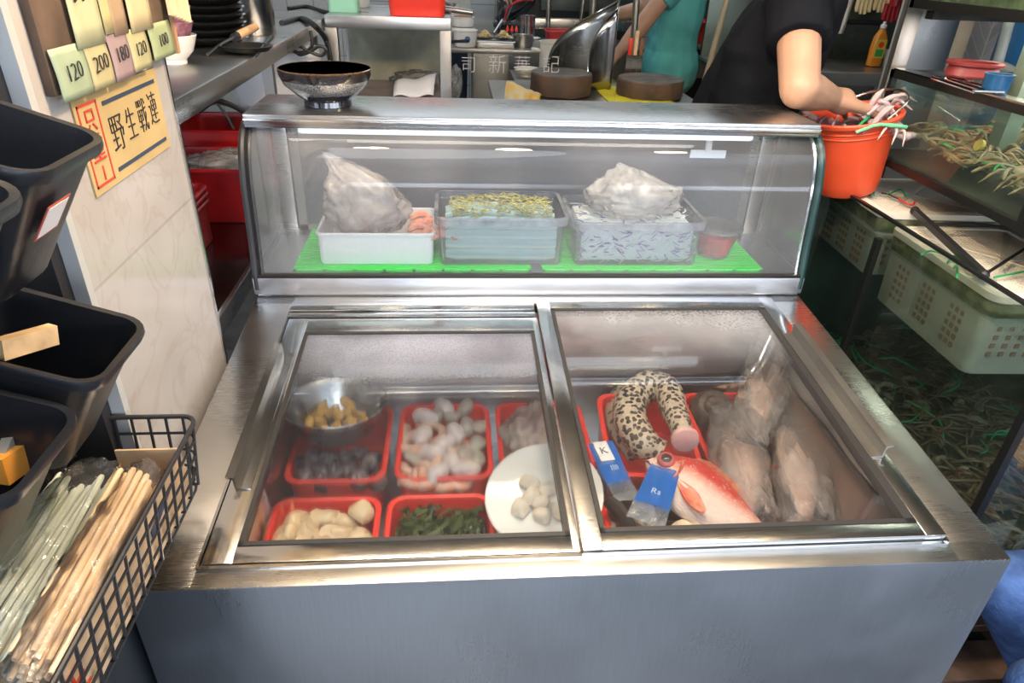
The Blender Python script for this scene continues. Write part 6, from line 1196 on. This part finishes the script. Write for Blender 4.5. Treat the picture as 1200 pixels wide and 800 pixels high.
# dark shirted person, side on, bending to the bucket
sr = aty(938,6,1.10); er = aty(937,104,.94); wr = aty(974,115,1.075); hc = aty(1008,125,1.085)
f = (hc-wr).normalized()
person(dict(pelvis=(.565,1.36,.93), chest=(.675,1.30,1.30), neck=(.755,1.28,1.50), head=(.84,1.27,1.66), sh_r=(sr.x,1.12,1.445), sh_l=(.76,1.46,1.45), el_r=er, wr_r=wr, el_l=(.76,1.47,1.19), wr_l=(.80,1.42,.97), hip_l=(.55,1.45,.90), hip_r=(.55,1.27,.90), kn_l=(.60,1.46,.50), kn_r=(.59,1.28,.50), an_l=(.55,1.47,.09), an_r=(.54,1.28,.09), toe_l=(.67,1.47,.045), toe_r=(.66,1.28,.045)),
    'person in a charcoal T-shirt reaching a bare arm into the orange bucket', .0045, DARK, BLKT, SHOE, sleeve=.52, hands={'r': (f, V((.25,.1,-1))-f*V((.25,.1,-1)).dot(f), V((0,1,0)), 1.1, .55)}, headdir=(.8,.1,-.45), shirt_hem=-.02)
# teal shirted person at the range
q = aty(787,72,3.3); e = aty(752,30,3.06); w = aty(728,58,3.02)
person(dict(pelvis=(q.x-.005,3.32,1.02), chest=(q.x-.02,3.30,1.36), neck=(q.x-.06,3.29,1.58), head=(q.x-.10,3.28,1.75), sh_r=(q.x-.03,3.46,1.50), sh_l=(q.x-.03,3.13,1.50), el_l=(e.x,3.06,e.z), wr_l=(w.x,3.02,w.z), el_r=(q.x-.14,3.50,1.26), wr_r=(q.x-.36,3.42,1.22), hip_l=(q.x,3.23,.98), hip_r=(q.x,3.41,.98), kn_l=(q.x-.03,3.23,.58), kn_r=(q.x-.02,3.41,.58), an_l=(q.x+.02,3.23,.23), an_r=(q.x+.02,3.41,.23), toe_l=(q.x-.10,3.23,.185), toe_r=(q.x-.10,3.41,.185)),
    'person in a teal T-shirt and dark olive trousers working at the kitchen bench', .008, TEAL, OLIVE, SHOE, sleeve=.62, headdir=(-.9,0,-.3), shirt_hem=-.04, loose=1.18)
q = aty(531,20,4.3)
person(dict(pelvis=(q.x,4.32,1.10), chest=(q.x,4.30,1.46), neck=(q.x,4.29,1.68), head=(q.x+.02,4.28,1.85), sh_r=(q.x+.02,4.12,1.60), sh_l=(q.x+.02,4.48,1.60), el_r=(q.x+.05,4.05,1.34), wr_r=(q.x+.22,4.06,1.30), el_l=(q.x+.05,4.52,1.34), wr_l=(q.x+.24,4.46,1.28), hip_l=(q.x,4.41,1.06), hip_r=(q.x,4.23,1.06), kn_l=(q.x+.02,4.41,.64), kn_r=(q.x+.02,4.23,.64), an_l=(q.x-.02,4.41,.23), an_r=(q.x-.02,4.23,.23), toe_l=(q.x+.10,4.41,.185), toe_r=(q.x+.10,4.23,.185)),
    'person in a white shirt and dark jeans at the far left of the kitchen', .009, WHT, JEAND, SHOE, sleeve=.6, headdir=(1,0,-.2), shirt_hem=.04)
# seated customer in blue jeans, knees reaching into the bottom right corner
k1 = atz(1212,668,.47); k2 = atz(1226,812,.46)
k1 = V((.875, .195, .50)); k2 = V((k2.x, k2.y-.01, .46))
person(dict(pelvis=(1.32,.04,.56), chest=(1.33,.03,.93), neck=(1.31,.03,1.14), head=(1.27,.03,1.31), sh_r=(1.32,.22,1.06), sh_l=(1.32,-.16,1.06), el_r=(1.23,.25,.80), wr_r=(1.10,.17,.64), el_l=(1.23,-.22,.80), wr_l=(1.06,-.10,.63), hip_r=(1.28,.13,.54), hip_l=(1.28,-.05,.54), kn_r=k1, kn_l=k2, an_r=(1.14,.18,.10), an_l=(1.08,-.08,.10), toe_r=(1.02,.19,.05), toe_l=(.96,-.07,.05)),
    'person in blue denim jeans seated at the right, knees at the bottom right corner', .007, WHT, JEAN, SHOE, sleeve=.6, headdir=(-1,0,-.1), shirt_hem=-.01)
stl = thing('plastic_stool', 'low dark stool under the seated person in jeans', 'stool', (1.34,.04,0)); MB().box(1.19,1.49,-.11,.19,.40,.425,.01).build('seat', BLACKPL, stl)
for sx in (-1,1):
    for sy in (-1,1): MB().tube([V((1.34+sx*.11,.04+sy*.11,.40)), V((1.34+sx*.15,.04+sy*.15,0))], [.016,.013], 10).build('leg', BLACKPL, stl)
# ================================================================== LIGHT, SKY, CAMERA
sc = bpy.context.scene
w = bpy.data.worlds.new('street_sky'); sc.world = w; w.use_nodes = True; N, L = w.node_tree.nodes, w.node_tree.links
bg = N['Background']; tc = N.new('ShaderNodeTexCoord'); sx = N.new('ShaderNodeSeparateXYZ'); L.new(tc.outputs['Generated'], sx.inputs[0])
r = N.new('ShaderNodeValToRGB'); mr = N.new('ShaderNodeMapRange'); mr.inputs['From Min'].default_value = -1; mr.inputs['From Max'].default_value = 1; L.new(sx.outputs[2], mr.inputs[0]); L.new(mr.outputs[0], r.inputs[0])
e = r.color_ramp.elements; e[0].position = 0; e[0].color = (.12,.13,.15,1); e[1].position = 1; e[1].color = (1.7,1.95,2.4,1)
for p, c in ((.49,(.20,.22,.25,1)),(.50,(6.5,7.2,8.4,1)),(.53,(6.5,7.2,8.4,1)),(.54,(.40,.45,.52,1)),(.66,(.42,.47,.55,1)),(.72,(1.3,1.5,1.8,1))): k = e.new(p); k.color = c
nz = N.new('ShaderNodeTexNoise'); nz.inputs['Scale'].default_value = 3.2; nz.inputs['Detail'].default_value = 2; L.new(tc.outputs['Generated'], nz.inputs['Vector'])
nr = N.new('ShaderNodeMapRange'); nr.inputs['From Min'].default_value = .38; nr.inputs['From Max'].default_value = .62; nr.inputs['To Min'].default_value = .25; nr.inputs['To Max'].default_value = 1.5; L.new(nz.outputs['Fac'], nr.inputs[0])
mxw = N.new('ShaderNodeMix'); mxw.data_type = 'RGBA'; mxw.blend_type = 'MULTIPLY'; mxw.inputs[0].default_value = 1; L.new(r.outputs[0], mxw.inputs[6]); L.new(nr.outputs[0], mxw.inputs[7])
L.new(mxw.outputs[2], bg.inputs['Color']); bg.inputs['Strength'].default_value = 1.1
def area(name, loc, rot, sx_, sy_, power, col):
    l = bpy.data.lights.new(name, 'AREA'); l.shape = 'RECTANGLE'; l.size = sx_; l.size_y = sy_; l.energy = power; l.color = col; o = bpy.data.objects.new(name, l); C.objects.link(o); o.location = loc; o.rotation_euler = rot; return o
WARM, COOL = (1.,.72,.42), (.95,.98,1.)
area('kitchen_fill_light', (.4,4.1,2.70), (0,0,0), 3.4, 2.2, 30, (.80,.90,1.)); area('kitchen_fill_light', (-1.9,1.9,2.70), (0,0,0), .25, 1.6, 11, COOL)  # unseen fill lights added for the kitchen and the upper counter
area('counter_fill_light', (.0,.45,2.66), (0,0,0), 1.7, .25, 16, (1.,.93,.84)); area('tank_fill_light', (1.30,.86,1.405), (0,0,0),   .45, .35, 3.5, (1.,.93,.8))  # unseen fills, added to brighten the freezer counter and the upper tank
def bulb(loc, power):
    l = bpy.data.lights.new('warm_bulb', 'POINT'); l.energy = power; l.color = WARM; l.shadow_soft_size = .06; o = bpy.data.objects.new('warm_bulb', l); C.objects.link(o); o.location = loc
bulb((-.46,.24,2.0), 12); bulb((.02,.30,1.95), 34); bulb((.58,.24,2.0), 17)
s = bpy.data.lights.new('day_light', 'SUN'); s.energy = 1.5; s.angle = .6; s.color = (.95,.97,1.); o = bpy.data.objects.new('day_light', s); C.objects.link(o); o.rotation_euler = Euler((math.radians(42), 0, math.radians(-12)))
cd = bpy.data.cameras.new('camera'); co = bpy.data.objects.new('camera', cd); C.objects.link(co); cd.sensor_width = 36; cd.sensor_fit = 'HORIZONTAL'; cd.lens = FOC/1200*36; cd.clip_start = .02
co.matrix_world = frame_of(CAM, RT, UP, -FW); sc.camera = co
sc.view_settings.view_transform = 'Standard'; sc.view_settings.look = 'None'; sc.view_settings.gamma = 1; sc.view_settings.exposure = .35; sc.view_settings.use_curve_mapping = False
